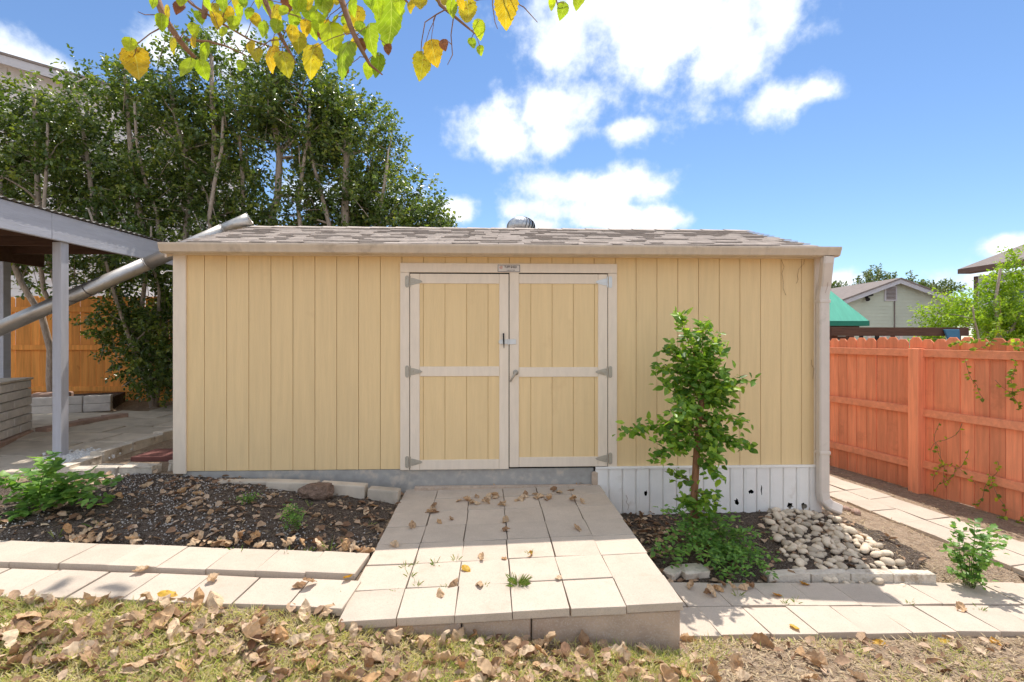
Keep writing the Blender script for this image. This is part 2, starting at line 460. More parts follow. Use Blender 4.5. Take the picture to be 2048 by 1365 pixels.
MT['brownfascia'] = mat('brown_fascia', (0.16, 0.10, 0.075), 0.7, 0.2, 0.1, 5)

# ------------------------------------------------------------------ mesh helpers


class MB:
    def __init__(self):
        self.v, self.f = [], []

    def add(self, vs, fs):
        o = len(self.v)
        self.v += [tuple(p) for p in vs]
        self.f += [tuple(i + o for i in f) for f in fs]
        return self

    def box(self, x0, x1, y0, y1, z0, z1, M=None):
        vs = [Vector(p) for p in ((x0, y0, z0), (x1, y0, z0), (x1, y1, z0), (x0, y1, z0), (x0, y0, z1), (x1, y0, z1), (x1, y1, z1), (x0, y1, z1))]
        if M is not None:
            vs = [M @ p for p in vs]
        return self.add(vs, [(3, 2, 1, 0), (4, 5, 6, 7), (0, 1, 5, 4), (1, 2, 6, 5), (2, 3, 7, 6), (3, 0, 4, 7)])

    def prism(self, poly, a, b, fn):
        """poly: 2-D outline (counter-clockwise seen from side a); fn(p, q, t) -> xyz"""
        n = len(poly)
        vs = [fn(p, q, a) for p, q in poly] + [fn(p, q, b) for p, q in poly]
        fs = [tuple(range(n)), tuple(range(2 * n - 1, n - 1, -1))]
        fs += [(i, n + i, n + (i + 1) % n, (i + 1) % n) for i in range(n)]
        return self.add(vs, fs)

    def tube(self, pts, r, n=8, cap=True):
        pts = [Vector(p) for p in pts]
        if not isinstance(r, (list, tuple)):
            r = [r] * len(pts)
        o = len(self.v)
        prev = None
        for i, p in enumerate(pts):
            t = (pts[min(i + 1, len(pts) - 1)] - pts[max(i - 1, 0)]).normalized()
            if prev is None:
                u = t.cross(Vector((0, 0, 1)))
                if u.length < 0.05:
                    u = t.cross(Vector((0, 1, 0)))
            else:
                u = prev - t * prev.dot(t)
            u.normalize()
            prev = u
            w = t.cross(u)
            for k in range(n):
                a = 2 * math.pi * k / n
                self.v.append(tuple(p + (u * math.cos(a) + w * math.sin(a)) * r[i]))
        for i in range(len(pts) - 1):
            for k in range(n):
                a, b = o + i * n + k, o + i * n + (k + 1) % n
                self.f.append((a, b, b + n, a + n))
        if cap:
            self.f.append(tuple(o + k for k in range(n - 1, -1, -1)))
            e = o + (len(pts) - 1) * n
            self.f.append(tuple(e + k for k in range(n)))
        return self

    def mesh(self, name, m=None, bevel=0.0, smooth=False, segs=1, fix=True):
        me = bpy.data.meshes.new(name)
        bm = bmesh.new()
        vs = [bm.verts.new(p) for p in self.v]
        for f in self.f:
            try:
                bm.faces.new([vs[i] for i in f])
            except ValueError:
                pass
        if fix:
            bmesh.ops.recalc_face_normals(bm, faces=bm.faces[:])
        if bevel:
            es = [e for e in bm.edges if len(e.link_faces) == 2 and e.calc_face_angle(0) > 0.5]
            bmesh.ops.bevel(bm, geom=es, offset=bevel, segments=segs, profile=0.6, affect='EDGES', clamp_overlap=True)
        if smooth:
            for f in bm.faces:
                f.smooth = True
        bm.to_mesh(me)
        bm.free()
        if m:
            me.materials.append(m)
        return me

    def build(self, name, m, parent=None, bevel=0.0, smooth=False, segs=1, loc=(0, 0, 0), fix=True):
        return obj(name, self.mesh(name, m, bevel, smooth, segs, fix), parent, loc)


def obj(name, me, parent=None, loc=(0, 0, 0), rot=(0, 0, 0), scale=(1, 1, 1)):
    o = bpy.data.objects.new(name, me)
    C.objects.link(o)
    o.location = loc
    o.rotation_euler = rot
    o.scale = scale
    if parent is not None:
        o.parent = parent
    return o


def tag(o, label=None, cat=None, group=None, kind=None):
    if label:
        o['label'] = label
    if cat:
        o['category'] = cat
    if group:
        o['group'] = group
    if kind:
        o['kind'] = kind
    return o


def thing(name, label, cat, loc=(0, 0, 0), rotz=0.0, group=None):
    o = bpy.data.objects.new(name, None)
    o.empty_display_size = 0.1
    C.objects.link(o)
    o.location = loc
    o.rotation_euler = (0, 0, rotz)
    return tag(o, label, cat, group)


def bx(name, x0, x1, y0, y1, z0, z1, m, parent=None, bevel=0.003):
    return MB().box(x0, x1, y0, y1, z0, z1).build(name, m, parent, bevel)


def big_mesh(name, V, F, m, pick=None, smooth=False):
    """V (n,3), F (k,3|4) numpy arrays -> mesh; pick = one random number per face for the leaf colour"""
    me = bpy.data.meshes.new(name)
    V = np.ascontiguousarray(V, dtype=np.float32)
    F = np.ascontiguousarray(F, dtype=np.int32)
    k = F.shape[1]
    me.vertices.add(len(V))
    me.vertices.foreach_set('co', V.ravel())
    me.loops.add(F.size)
    me.loops.foreach_set('vertex_index', F.ravel())
    me.polygons.add(len(F))
    me.polygons.foreach_set('loop_start', np.arange(0, F.size, k, dtype=np.int32))
    if smooth:
        me.polygons.foreach_set('use_smooth', np.ones(len(F), dtype=bool))
    me.update(calc_edges=True)
    if pick is not None:
        at = me.attributes.new('pick', 'FLOAT', 'FACE')
        at.data.foreach_set('value', np.ascontiguousarray(pick, dtype=np.float32))
    me.materials.append(m)
    return me


def norm(a):
    return a / np.maximum(np.linalg.norm(a, axis=1, keepdims=True), 1e-9)


def leaf_cloud(P, D, NRM, Ln, W, fold=0.25, droop=0.0):
    """folded six-point blades: P base, D pointing along the blade, NRM blade normal, Ln length, W half width"""
    D = norm(D)
    S = norm(np.cross(D, NRM))
    Nn = norm(np.cross(S, D))
    Ln, W = Ln[:, None], W[:, None]
    dn = np.array([0, 0, -1.0]) * droop
    base = P
    tip = P + D * Ln + dn * Ln
    m1 = P + D * Ln * 0.32
    m2 = P + D * Ln * 0.72 + dn * Ln * 0.4
    up = Nn * W * fold
    V = np.stack([base, m1 + S * W + up, m2 + S * W * 0.72 + up, tip, m2 - S * W * 0.72 + up, m1 - S * W + up], axis=1).reshape(-1, 3)
    n = len(P)
    b = (np.arange(n) * 6)[:, None]
    F = np.concatenate([b + np.array([[0, 1, 2, 3]]), b + np.array([[0, 3, 4, 5]])], axis=1).reshape(-1, 4)
    return V, F


def rand_dirs(n, rs):
    return norm(rs.normal(size=(n, 3)))


def leaf_mesh(name, m, half_width, n=7, across=4, serr=0.0, fold=0.2, curl=0.0, roll=0.0, crumple=0.0, seed=1, notch=0.0, smooth=True):
    """one blade of unit length along +X, normal +Z; half_width(t) outline, curl along, roll across, crumple noise"""
    vs, fs = [], []
    off = Vector((seed * 3.17, seed * 1.31, 0))
    for i in range(n + 1):
        t = i / n
        w = half_width(t) * (1 + (serr if i % 2 else -serr))
        for j in range(across + 1):
            s = j / across * 2 - 1
            x = t - notch * max(0, abs(s) - 0.1) * (1 - t) ** 4
            y = s * w
            z = fold * abs(y) - fold * w * 0.3
            if roll:
                a = roll * s * w / 0.4
                y = math.sin(a) / roll * 0.4
                z += (1 - math.cos(a)) / abs(roll) * 0.4
            if curl:
                a = curl * (x - 0.3)
                x2 = 0.3 + math.sin(a) / curl
                z += (1 - math.cos(a)) / abs(curl)
                x = x2
            if crumple:
                d = mnoise.noise_vector(Vector((x * 4.6, y * 4.6, 0)) + off) * crumple
                x, y, z = x + d.x * .5, y + d.y * .5, z + d.z
            vs.append((x, y, z))
    k = across + 1
    for i in range(n):
        for j in range(across):
            fs.append((i * k + j, (i + 1) * k + j, (i + 1) * k + j + 1, i * k + j + 1))
    b = MB()
    b.add(vs, fs)
    return b.mesh(name, m, smooth=smooth, fix=False)


def at(px, py, Y):
    """world point seen at a photograph pixel, at depth Y"""
    return Vector(((px - CX) / FPX * Y, Y, EYE + (HZ - py) / FPX * Y))


def on_z(px, py, z):
    Y = (EYE - z) * FPX / (py - HZ)
    return Vector(((px - CX) / FPX * Y, Y, z))

# ================================================================== THE SETTING: paved strips (placement), then terrain
class Strip:
    """paved strip: origin = near left corner, head = direction of its long side, z linear"""

    def __init__(self, ox, oy, head, oz, zx, zy):
        self.o, self.h, self.z = (ox, oy), head, (oz, zx, zy)

    def loc(self, x, y):
        dx, dy = x - self.o[0], y - self.o[1]
        c, s = math.cos(self.h), math.sin(self.h)
        return dx * c + dy * s, -dx * s + dy * c

    def world(self, u, v):
        c, s = math.cos(self.h), math.sin(self.h)
        return self.o[0] + u * c - v * s, self.o[1] + u * s + v * c

    def zf(self, x, y):
        u, v = self.loc(x, y)
        return self.z[0] + self.z[1] * u + self.z[2] * v

    def base(self, name, u0, u1, v0, v1, drop, deep, m):
        b = MB()
        vs = []
        for dz in (-deep, -drop):
            for u, v in ((u0, v0), (u1, v0), (u1, v1), (u0, v1)):
                x, y = self.world(u, v)
                vs.append((x, y, self.zf(x, y) + dz))
        b.add(vs, [(3, 2, 1, 0), (4, 5, 6, 7), (0, 1, 5, 4), (1, 2, 6, 5), (2, 3, 7, 6), (3, 0, 4, 7)])
        return b.build(name, m)


PATH_L = Strip(-4.31, 2.755, R(-.9), .135, -.029, .0)
PATH_R = Strip(.93, 2.885, R(6.0), -.232, -.052, .0)
PATH_S = Strip(4.10, 3.72, R(101.5), -.355, .012, -.02)
RAMP = Strip(-.925, 2.605, R(2.4), .006, .0, .0)
RZ = dict(fl=.004, fr=.068, bl=.055, br=.09)


def ramp_z(x, y):
    u, v = RAMP.loc(x, y)
    s, t = u / 1.865, v / 2.14
    return (RZ['fl'] * (1 - s) + RZ['fr'] * s) * (1 - t) + (RZ['bl'] * (1 - s) + RZ['br'] * s) * t


LIMIT = [(PATH_L, 0, 3.36, 0, .65, .034), (PATH_R, 0, 4.2, 0, .64, .034), (PATH_S, 0, 5.2, -.65, .0, .034)]


def carve(X, Y, z):
    """the ground is dug out under the paving"""
    for S, u0, u1, v0, v1, d in LIMIT:
        c, s = math.cos(S.h), math.sin(S.h)
        dx, dy = X - S.o[0], Y - S.o[1]
        u, v = dx * c + dy * s, -dx * s + dy * c
        out = np.maximum(np.maximum(u0 - u, u - u1), np.maximum(v0 - v, v - v1))
        lim = S.z[0] + S.z[1] * np.clip(u, u0, u1) + S.z[2] * np.clip(v, v0, v1) - d + np.maximum(out - .05, 0) * .8
        z = np.minimum(z, lim)
    u, v = RAMP.loc(X, Y)
    out = np.maximum(np.maximum(-u, u - 1.866), np.maximum(-v, v - 2.14))
    z = np.minimum(z, ramp_z(np.clip(X, -1.1, 1.1), np.clip(Y, 2.5, 4.8)) - .03 + np.maximum(out - .05, 0) * .8)
    return z



# ================================================================== THE SETTING: terrain
CTRL = [
    (-3.2, 4.62, .19), (-2.6, 4.6, .17), (-2.0, 4.6, .13), (-1.1, 4.6, .03), (-3.4, 3.5, .13), (-1.1, 3.4, .005), (-.6, 3.6, -.08), (0, 3.5, -.14), (.5, 4.3, -.14), (-.5, 4.4, -.06), (-1.6, 3.4, .07), (-2.2, 3.9, .12), (-4.2, 4.2, .18), (-4.0, 3.4, .13),
    (-3.2, 3.0, .085), (-2.2, 2.9, .075), (-1.0, 2.85, -.015), (-1.5, 2.85, .03), (-3.0, 2.45, .05), (-2.0, 2.4, .03), (-1.0, 2.45, -.04), (-.4, 2.45, -.09), (.3, 2.45, -.13), (.95, 2.5, -.175),
    (1.6, 2.6, -.225), (2.6, 2.75, -.30), (3.4, 2.9, -.36), (1.1, 3.1, -.265), (2.2, 3.3, -.33), (3.3, 3.4, -.395), (4.2, 3.4, -.41),
    (1.1, 3.8, -.23), (1.5, 4.2, -.215), (2.2, 4.3, -.225), (1.1, 4.75, -.205), (2.0, 4.78, -.205), (3.0, 4.8, -.215), (3.2, 4.2, -.27), (3.0, 3.75, -.30),
    (3.6, 5.2, -.28), (3.7, 6.5, -.30), (4.6, 6.6, -.36), (4.9, 5.6, -.38), (5.2, 4.6, -.39), (5.6, 3.6, -.40), (4.2, 4.4, -.345), (4.4, 8.5, -.38), (6.5, 6, -.40),
    (-4.5, 5.0, .225), (-3.6, 5.2, .21), (-3.5, 6.5, .25), (-4.6, 6.5, .28), (-6, 6.0, .30), (-8, 5.0, .27), (-5, 7.6, .31), (-7.5, 8.2, .40), (-4, 8.6, .34), (-10, 9, .45), (-6, 3, .15),
    (0, 6.2, .0), (0, 8.5, .1), (-13, 14, .5), (0, 14, .0), (9, 11, -.4), (12, 14, -.4), (20, 24, -.5), (-20, 24, .5), (0, 1.0, -.06), (0, -2, 0), (-6, -2, 0), (6, -2, -.2), (9, 3, -.4),
    (-90, 90, 0), (0, 120, 0), (90, 90, 0), (120, 0, 0), (-120, 0, 0), (-90, -90, 0), (90, -90, 0), (0, -120, 0)]
_c = np.array(CTRL)


def _U(r2):
    return 0.5 * r2 * np.log(np.maximum(r2, 1e-12))


def _solve():
    n = len(_c)
    d2 = ((_c[:, None, :2] - _c[None, :, :2]) ** 2).sum(-1)
    K = _U(d2) + np.eye(n) * 0.01
    Pm = np.hstack([np.ones((n, 1)), _c[:, :2]])
    A = np.zeros((n + 3, n + 3))
    A[:n, :n], A[:n, n:], A[n:, :n] = K, Pm, Pm.T
    return np.linalg.solve(A, np.concatenate([_c[:, 2], np.zeros(3)]))


_w = _solve()


def terrain(X, Y):
    X, Y = np.asarray(X, float), np.asarray(Y, float)
    sh = X.shape
    X, Y = X.ravel(), Y.ravel()
    d2 = (X[:, None] - _c[None, :, 0]) ** 2 + (Y[:, None] - _c[None, :, 1]) ** 2
    z = _U(d2) @ _w[:-3] + _w[-3] + _w[-2] * X + _w[-1] * Y
    return carve(X, Y, z).reshape(sh)


def gz(x, y):
    return float(terrain(np.array([x]), np.array([y]))[0])


def clump(X, Y, amp, freq, seed):
    out = np.empty(len(X))
    for i, (x, y) in enumerate(zip(X, Y)):
        out[i] = mnoise.fractal(Vector((x * freq, y * freq, seed)), 0.7, 2.0, 3)
    return out * amp


def make_ground():
    xs = np.unique(np.round(np.concatenate([np.linspace(-160, -20, 15), np.linspace(-20, -5, 31), np.arange(-5, 5.5, .07), np.linspace(5.5, 20, 30), np.linspace(20, 160, 15)]), 4))
    ys = np.unique(np.round(np.concatenate([np.linspace(-100, -4, 12), np.linspace(-4, 1.8, 20), np.arange(1.8, 5.2, .06), np.linspace(5.2, 10, 33), np.linspace(10, 30, 30), np.linspace(30, 260, 24)]), 4))
    XX, YY = np.meshgrid(xs, ys)
    Z = terrain(XX, YY)
    X, Y, Zf = XX.ravel(), YY.ravel(), Z.ravel()
    near = (np.abs(X) < 5.4) & (Y > 1.8) & (Y < 5.2)
    Zf[near] += clump(X[near], Y[near], .006, 9.0, 3.0)
    V = np.stack([X, Y, Zf], 1)
    nx, ny = len(xs), len(ys)
    i = (np.arange(ny - 1)[:, None] * nx + np.arange(nx - 1)[None, :]).ravel()
    F = np.stack([i, i + 1, i + 1 + nx, i + nx], 1)
    tag(obj('ground', big_mesh('ground', V, F, MT['dirt'], smooth=True)), kind='structure')


make_ground()


def inside(poly, X, Y):
    c = np.zeros(len(X), bool)
    n = len(poly)
    for i in range(n):
        x0, y0 = poly[i]
        x1, y1 = poly[(i + 1) % n]
        if y0 == y1:
            continue
        t = ((y0 > Y) != (y1 > Y)) & (X < (x1 - x0) * (Y - y0) / (y1 - y0) + x0)
        c ^= t
    return c


BED_L = [(-4.6, 3.36), (-.95, 3.16), (-1.06, 4.74), (-3.12, 4.66), (-3.5, 4.72), (-4.3, 4.55), (-4.8, 4.0)]
BED_R = [(.86, 3.56), (1.7, 3.62), (3.0, 3.72), (3.45, 4.1), (3.25, 4.6), (3.1, 4.95), (1.0, 4.82), (.78, 4.7)]


def make_bed(name, poly, seed):
    p = np.array(poly)
    s = .028
    xs = np.arange(p[:, 0].min(), p[:, 0].max() + s, s)
    ys = np.arange(p[:, 1].min(), p[:, 1].max() + s, s)
    XX, YY = np.meshgrid(xs, ys)
    X, Y = XX.ravel(), YY.ravel()
    Z = terrain(X, Y) + .010 + clump(X, Y, .011, 11.0, seed) + clump(X, Y, .006, 30.0, seed + 5)
    nx, ny = len(xs), len(ys)
    i = (np.arange(ny - 1)[:, None] * nx + np.arange(nx - 1)[None, :]).ravel()
    ctr_x, ctr_y = X[i] + s / 2, Y[i] + s / 2
    edge = clump(ctr_x, ctr_y, .03, 6.0, seed + 9)
    keep = inside(poly, ctr_x + edge, ctr_y + edge)
    F = np.stack([i, i + 1, i + 1 + nx, i + nx], 1)[keep]
    used = np.unique(F)
    rm = -np.ones(len(X), int)
    rm[used] = np.arange(len(used))
    tag(obj(name, big_mesh(name, np.stack([X, Y, Z], 1)[used], rm[F], MT['soil'], smooth=True)), kind='structure')


make_bed('soil_bed', BED_L, 1.0)
make_bed('soil_bed', BED_R, 21.0)

# ================================================================== paved ground


def paver_mesh(sx, sy, th, m, seed, bevel=.004):
    r = random.Random(seed)
    b = MB()
    j = lambda: r.uniform(-.0035, .0035)
    x, y = sx / 2, sy / 2
    vs = [(-x + j(), -y + j(), -th), (x + j(), -y + j(), -th), (x + j(), y + j(), -th), (-x + j(), y + j(), -th)]
    vs += [(p[0] + j() * .5, p[1] + j() * .5, 0) for p in vs]
    b.add(vs, [(3, 2, 1, 0), (4, 5, 6, 7), (0, 1, 5, 4), (1, 2, 6, 5), (2, 3, 7, 6), (3, 0, 4, 7)])
    return b.mesh('paver', m, bevel, segs=2)


PAVER = [paver_mesh(.303, .302, .045, MT['paver'], s) for s in range(6)]


def lay(name, me, parent, x, y, zf, head, jit=.004, tilt=.010, lift=0.0):
    e = .1
    gx = (zf(x + e, y) - zf(x - e, y)) / (2 * e)
    gy = (zf(x, y + e) - zf(x, y - e)) / (2 * e)
    n = Vector((-gx + rnd.gauss(0, tilt), -gy + rnd.gauss(0, tilt), 1)).normalized()
    t = Vector((math.cos(head), math.sin(head), 0))
    t = (t - n * t.dot(n)).normalized()
    s = n.cross(t)
    o = obj(name, me, parent)
    o.matrix_world = Matrix(((t.x, s.x, n.x, x), (t.y, s.y, n.y, y), (t.z, s.z, n.z, zf(x, y) + rnd.uniform(-jit, jit) + lift), (0, 0, 0, 1)))
    return o


# garden path left of the ramp: two rows, the rear one a little higher
pl = tag(PATH_L.base('garden_path', 0, 3.35, -.01, .65, .040, .12, MT['sand']), kind='structure')
for row, (v, dz, sh) in enumerate(((.155, -.012, .0), (.49, .010, .13))):
    for k in range(11):
        x, y = PATH_L.world(k * .3085 + .152 + sh - (.18 if row else 0), v + rnd.uniform(-.004, .004))
        lay('paver', PAVER[(k * 2 + row) % 6], pl, x, y, PATH_L.zf, PATH_L.h + R(rnd.uniform(-.5, .5)), .003, .006, dz)

# garden path right of the ramp
pr = tag(PATH_R.base('garden_path', 0, 4.2, 0, .64, .040, .12, MT['sand']), kind='structure')
for row in range(2):
    for k in range(14):
        u = k * .3085 + .152 - (.06 if row else .0)
        x, y = PATH_R.world(u, .155 + row * .318 + rnd.uniform(-.006, .006))
        lay('paver', PAVER[(k + row * 3) % 6], pr, x, y, PATH_R.zf, PATH_R.h + R(rnd.uniform(-1.2, 1.2)), .004, .008)

# path between shed and red fence
ps = tag(PATH_S.base('side_path', .0, 5.2, -.66, .02, .040, .12, MT['sand']), kind='structure')
r3 = random.Random(8)
u = 0.0
k = 0
while u < 5.0:
    if 1.88 < u < 2.15:            # missing slab: gravelly gap
        u += .24
        continue
    for row in range(2):
        x, y = PATH_S.world(u + .152 + r3.uniform(-.01, .01), -.16 - row * .318)
        lay('paver', PAVER[k % 6], ps, x, y, PATH_S.zf, PATH_S.h + R(r3.uniform(-2.5, 2.5)), .006, .014)
        k += 1
    u += .311

# ---------------------------------------------------------------- the paver ramp before the door
ramp = thing('paver_ramp', 'wide low ramp of square tan concrete pavers leading up to the double doors', 'ramp', (0, 0, 0))
for row in range(7):
    for k in range(6):
        x, y = RAMP.world(k * .3085 + .156 + rnd.uniform(-.002, .002), row * .3065 + .153 + rnd.uniform(-.002, .002))
        lay('paver', PAVER[(k * 5 + row * 3) % 6], ramp, x, y, ramp_z, RAMP.h + R(rnd.uniform(-.5, .5)), .003, .007)


def ramp_block(name, u0, u1, v0, v1, z0, drop, m, bevel=.006):
    b = MB()
    vs = []
    for top in (0, 1):
        for uu, vv in ((u0, v0), (u1, v0), (u1, v1), (u0, v1)):
            x, y = RAMP.world(uu, vv)
            vs.append((x, y, ramp_z(x, y) - drop if top else z0))
    b.add(vs, [(3, 2, 1, 0), (4, 5, 6, 7), (0, 1, 5, 4), (1, 2, 6, 5), (2, 3, 7, 6), (3, 0, 4, 7)])
    return b.build(name, m, ramp, bevel)


ramp_block('footing_slab', 1.035, 1.845, .018, 2.10, -.50, .050, MT['concrete'], .008)
ramp_block('footing_block', .66, 1.028, .022, .7, -.45, .050, MT['concrete'], .008)
ramp_block('footing_block', .34, .652, .016, .7, -.45, .050, MT['concrete'], .01)
ramp_block('footing_block', .01, .332, .010, .7, -.45, .050, MT['concrete'], .01)
ramp_block('fill', .01, 1.02, .705, 2.10, -.4, .055, MT['sand'], 0)

# ================================================================== THE SHED
SA = math.atan(.036)
SHED = thing('garden_shed', 'yellow wooden garden shed with beige trim, double doors and shingled gable roof', 'shed', (0, 4.75, 0), SA)


def shed_world(u, v, z=0):
    return Vector((u * math.cos(SA) - v * math.sin(SA), 4.75 + u * math.sin(SA) + v * math.cos(SA), z))


def sw(px, v=0.0):
    k = (px - CX) / FPX
    return (k * (4.75 + v * math.cos(SA)) + v * math.sin(SA)) / (math.cos(SA) - k * math.sin(SA))


def sz(px, py, v=0.0):
    u = sw(px, v)
    Y = 4.75 + u * math.sin(SA) + v * math.cos(SA)
    return EYE + (HZ - py) / FPX * Y


UL, UR = -3.146, 3.007
DEEP = 3.05
ZB, ZT = .25, 2.33
# core walls (just behind the boards)
wall = MB()
wall.box(UL + .012, UR - .012, .016, .07, ZB + .004, ZT)
wall.build('front_wall', MT['groove'], SHED)
RIDGE_V, RIDGE_Z = DEEP / 2, 2.895
SLOPE = (RIDGE_Z - 2.36) / (RIDGE_V + .12)
for uu, s in ((UL, 1), (UR, -1)):
    b = MB()
    poly = [(.012, ZB), (DEEP, ZB), (DEEP, ZT), (RIDGE_V, RIDGE_Z - .06), (.012, ZT)]
    b.prism(poly, uu + s * .014, uu + s * .06, lambda p, q, t: (t, p, q))
    b.build('side_wall', MT['siding'], SHED)
bx('rear_wall', UL + .06, UR - .06, DEEP - .05, DEEP, ZB, ZT, MT['siding'], SHED, 0)
bx('floor', UL + .06, UR - .06, .07, DEEP - .05, ZB - .06, ZB - .002, MT['brownwood'], SHED, 0)

# siding boards: vertical grooved boards, 204 mm apart
U0, STEP = sw(408.7), (sw(1603) - sw(408.7)) / 28
joints = [U0 + STEP * i for i in range(-1, 30)]
DU0, DU1 = sw(801), sw(1233)           # outer edges of the door trim
DTOP = sz(1024, 528)
gap = .0020
TL, TRt = sw(374), sw(1627)
for i in range(len(joints) - 1):
    a, b_ = joints[i], joints[i + 1]
    a, b_ = max(a, TL - .012), min(b_, TRt + .012)
    if b_ - a < .02:
        continue
    segs = []
    if b_ <= DU0 + .01 or a >= DU1 - .01:
        segs.append((a, b_, ZB, ZT))
    else:
        if a < DU0 - .02:
            segs.append((a, DU0 + .01, ZB, ZT))
        if b_ > DU1 + .02:
            segs.append((DU1 - .01, b_, ZB, ZT))
        segs.append((max(a, DU0 - .0), min(b_, DU1), DTOP - .02, ZT))
    for x0, x1, z0, z1 in segs:
        if x1 - x0 > .012:
            bx('siding_board', x0 + gap, x1 - gap, 0, .0155, z0, z1, MT['siding'], SHED, .0022)

# corner boards, frieze
bx('corner_trim', UL, TL, -.020, .0, ZB - .02, ZT, MT['trim'], SHED, .003)
bx('corner_trim', UL - .018, UL + .0135, -.0195, .09, ZB - .018, ZT, MT['trim'], SHED, .003)
bx('corner_trim', TRt, UR + .012, -.020, .0, ZB - .0, ZT, MT['trim'], SHED, .003)
bx('corner_trim', UR - .0135, UR + .03, -.0195, .09, ZB - .0, ZT, MT['trim'], SHED, .003)

# door surround
tw = .087
bx('door_trim', DU0, DU1, -.024, -.001, DTOP - .089, DTOP, MT['trim'], SHED, .003)
bx('door_trim', DU0, DU0 + tw, -.022, -.001, ZB - .004, DTOP - .0905, MT['trim'], SHED, .003)
bx('door_trim', DU1 - tw, DU1, -.022, -.001, ZB - .004, DTOP - .0905, MT['trim'], SHED, .003)
D0, DM, D1 = DU0 + tw + .007, sw(1018), DU1 - tw - .007
dz0, dz1 = ZB + .004, DTOP - .102
bx('door_gap_black', DU0 + tw - .01, DU1 - tw + .01, -.0006, .014, ZB, DTOP - .08, MT['dark'], SHED, 0)  # black sheet, paints in the shade of the gaps round the leaves


def door(u0, u1, zt, zb, mid, right):
    d = bx('door', u0, u1, -.010, -.0016, zb + .002, zt - .002, MT['groove'], SHED, 0)
    tag(d, 'right hand door leaf carrying the slide latch and turn handle' if right else 'left hand door leaf with three grey strap hinges')
    st = .090
    hw = .093
    y0, y1 = -.027, -.0101
    zt2 = zt + .012 if right else zt
    bx('stile', u0, u0 + st, y0 - (.001 if right else 0), y1, zb, zt2 if right else zt, MT['trim'], d)
    bx('stile', u1 - st, u1, y0, y1, zb, zt, MT['trim'], d)
    for z0, z1 in ((zt - hw, zt), (mid - hw / 2, mid + hw / 2), (zb, zb + hw)):
        bx('rail', u0 + st + .0012, u1 - st - .0012, y0 + .0012, y1, z0, z1, MT['trim'], d)
    js = [u0 + st] + [j for j in joints if u0 + st + .01 < j < u1 - st - .01] + [u1 - st]
    for a, b_ in zip(js[:-1], js[1:]):
        for z0, z1 in ((zb + hw - .004, mid - hw / 2 + .004), (mid + hw / 2 - .004, zt - hw + .004)):
            bx('panel_board', a + (gap if a != js[0] else -.004), b_ - (gap if b_ != js[-1] else -.004), -.0165, -.0101, z0, z1, MT['siding'], d, .0018)
    # three tee hinges
    for i, z in enumerate((zt - .075, mid + .0, zb + .075)):
        s = -1 if right else 1
        e = u1 if right else u0
        m = MT['zinc_new'] if (right and i == 0) else MT['zinc']
        b = MB()
        # plate on the surround
        pl_ = [(-.058, -.055), (-.044, -.07), (-.022, -.07), (-.010, -.055), (-.010, .055), (-.022, .07), (-.044, .07), (-.058, .055)]
        pl_ = [(p * .72 - .004, q * .8) for p, q in pl_]
        b.prism([(e + s * p, z + q) for p, q in pl_], -.0275, -.0222, lambda p, q, t: (p, t, q))
        # tapering strap with raised centre
        stp = [(.004, -.034), (.03, -.032), (.10, -.013), (.118, 0), (.10, .013), (.03, .032), (.004, .034)]
        b.prism([(e + s * p, z + q) for p, q in stp], -.0325, -.0275, lambda p, q, t: (p, t, q))
        b.prism([(e + s * p, z + q) for p, q in ((.012, -.012), (.085, -.004), (.085, .004), (.012, .012))], -.037, -.0320, lambda p, q, t: (p, t, q))
        for q in (-.030, .030):
            b.tube([(e + s * .002, -.0305, z + q - .022), (e + s * .002, -.0305, z + q + .022)], .0065, 8)
        b.tube([(e + s * .002, -.0305, z - .04), (e + s * .002, -.0305, z + .04)], .0050, 8)
        for (p, q) in ((-.03, -.045), (-.03, .045), (-.036, -.02), (-.036, .02), (.106, 0)):
            b.tube([(e + s * p, -.0345, z + q), (e + s * p, -.027, z + q)], .0035, 6)
        h = b.build('hinge', m, d, .0008)
        if right and i == 0:
            tag(h, 'bright new zinc strap hinge')
    return d


midz = sz(920, 743)
dl = door(D0, DM - .004, dz1, dz0 - .006, midz, False)
dr = door(DM + .004, D1, dz1 + .002, dz0 + .012, midz - .008, True)
# slide latch with a dark pin, turn handle (children of the right leaf)
zl = sz(1018, 684)
b = MB()
b.box(DM - .082, DM - .012, -.0335, -.0285, zl - .022, zl + .022)
b.tube([(DM - .078, -.036, zl), (DM - .078, -.0275, zl)], .022, 14)
b.box(DM + .002, DM + .066, -.036, -.0285, zl - .024, zl + .024)
b.tube([(DM - .006, -.036, zl - .027), (DM - .006, -.036, zl + .027)], .008, 8)
b.build('hasp', MT['zinc_new'], dr, .0012)
MB().tube([(DM - .053, -.046, zl + .082), (DM - .052, -.046, zl + .02), (DM - .050, -.046, zl - .02), (DM - .049, -.046, zl - .062)], [.0075, .0075, .006, .0025], 8).build('pin', MT['black'], dr, smooth=True)
zh = sz(1030, 745)
b = MB()
uh = sw(1031)
b.tube([(uh, -.038, zh), (uh, -.028, zh)], .026, 16)
b.tube([(uh + .003, -.050, zh + .004), (uh, -.028, zh)], .011, 12)
b.tube([(uh + .006, -.050, zh + .010), (uh - .02, -.054, zh - .03), (uh - .052, -.052, zh - .085)], [.012, .010, .008], 10)
b.build('turn_handle', MT['zinc'], dr, smooth=True)

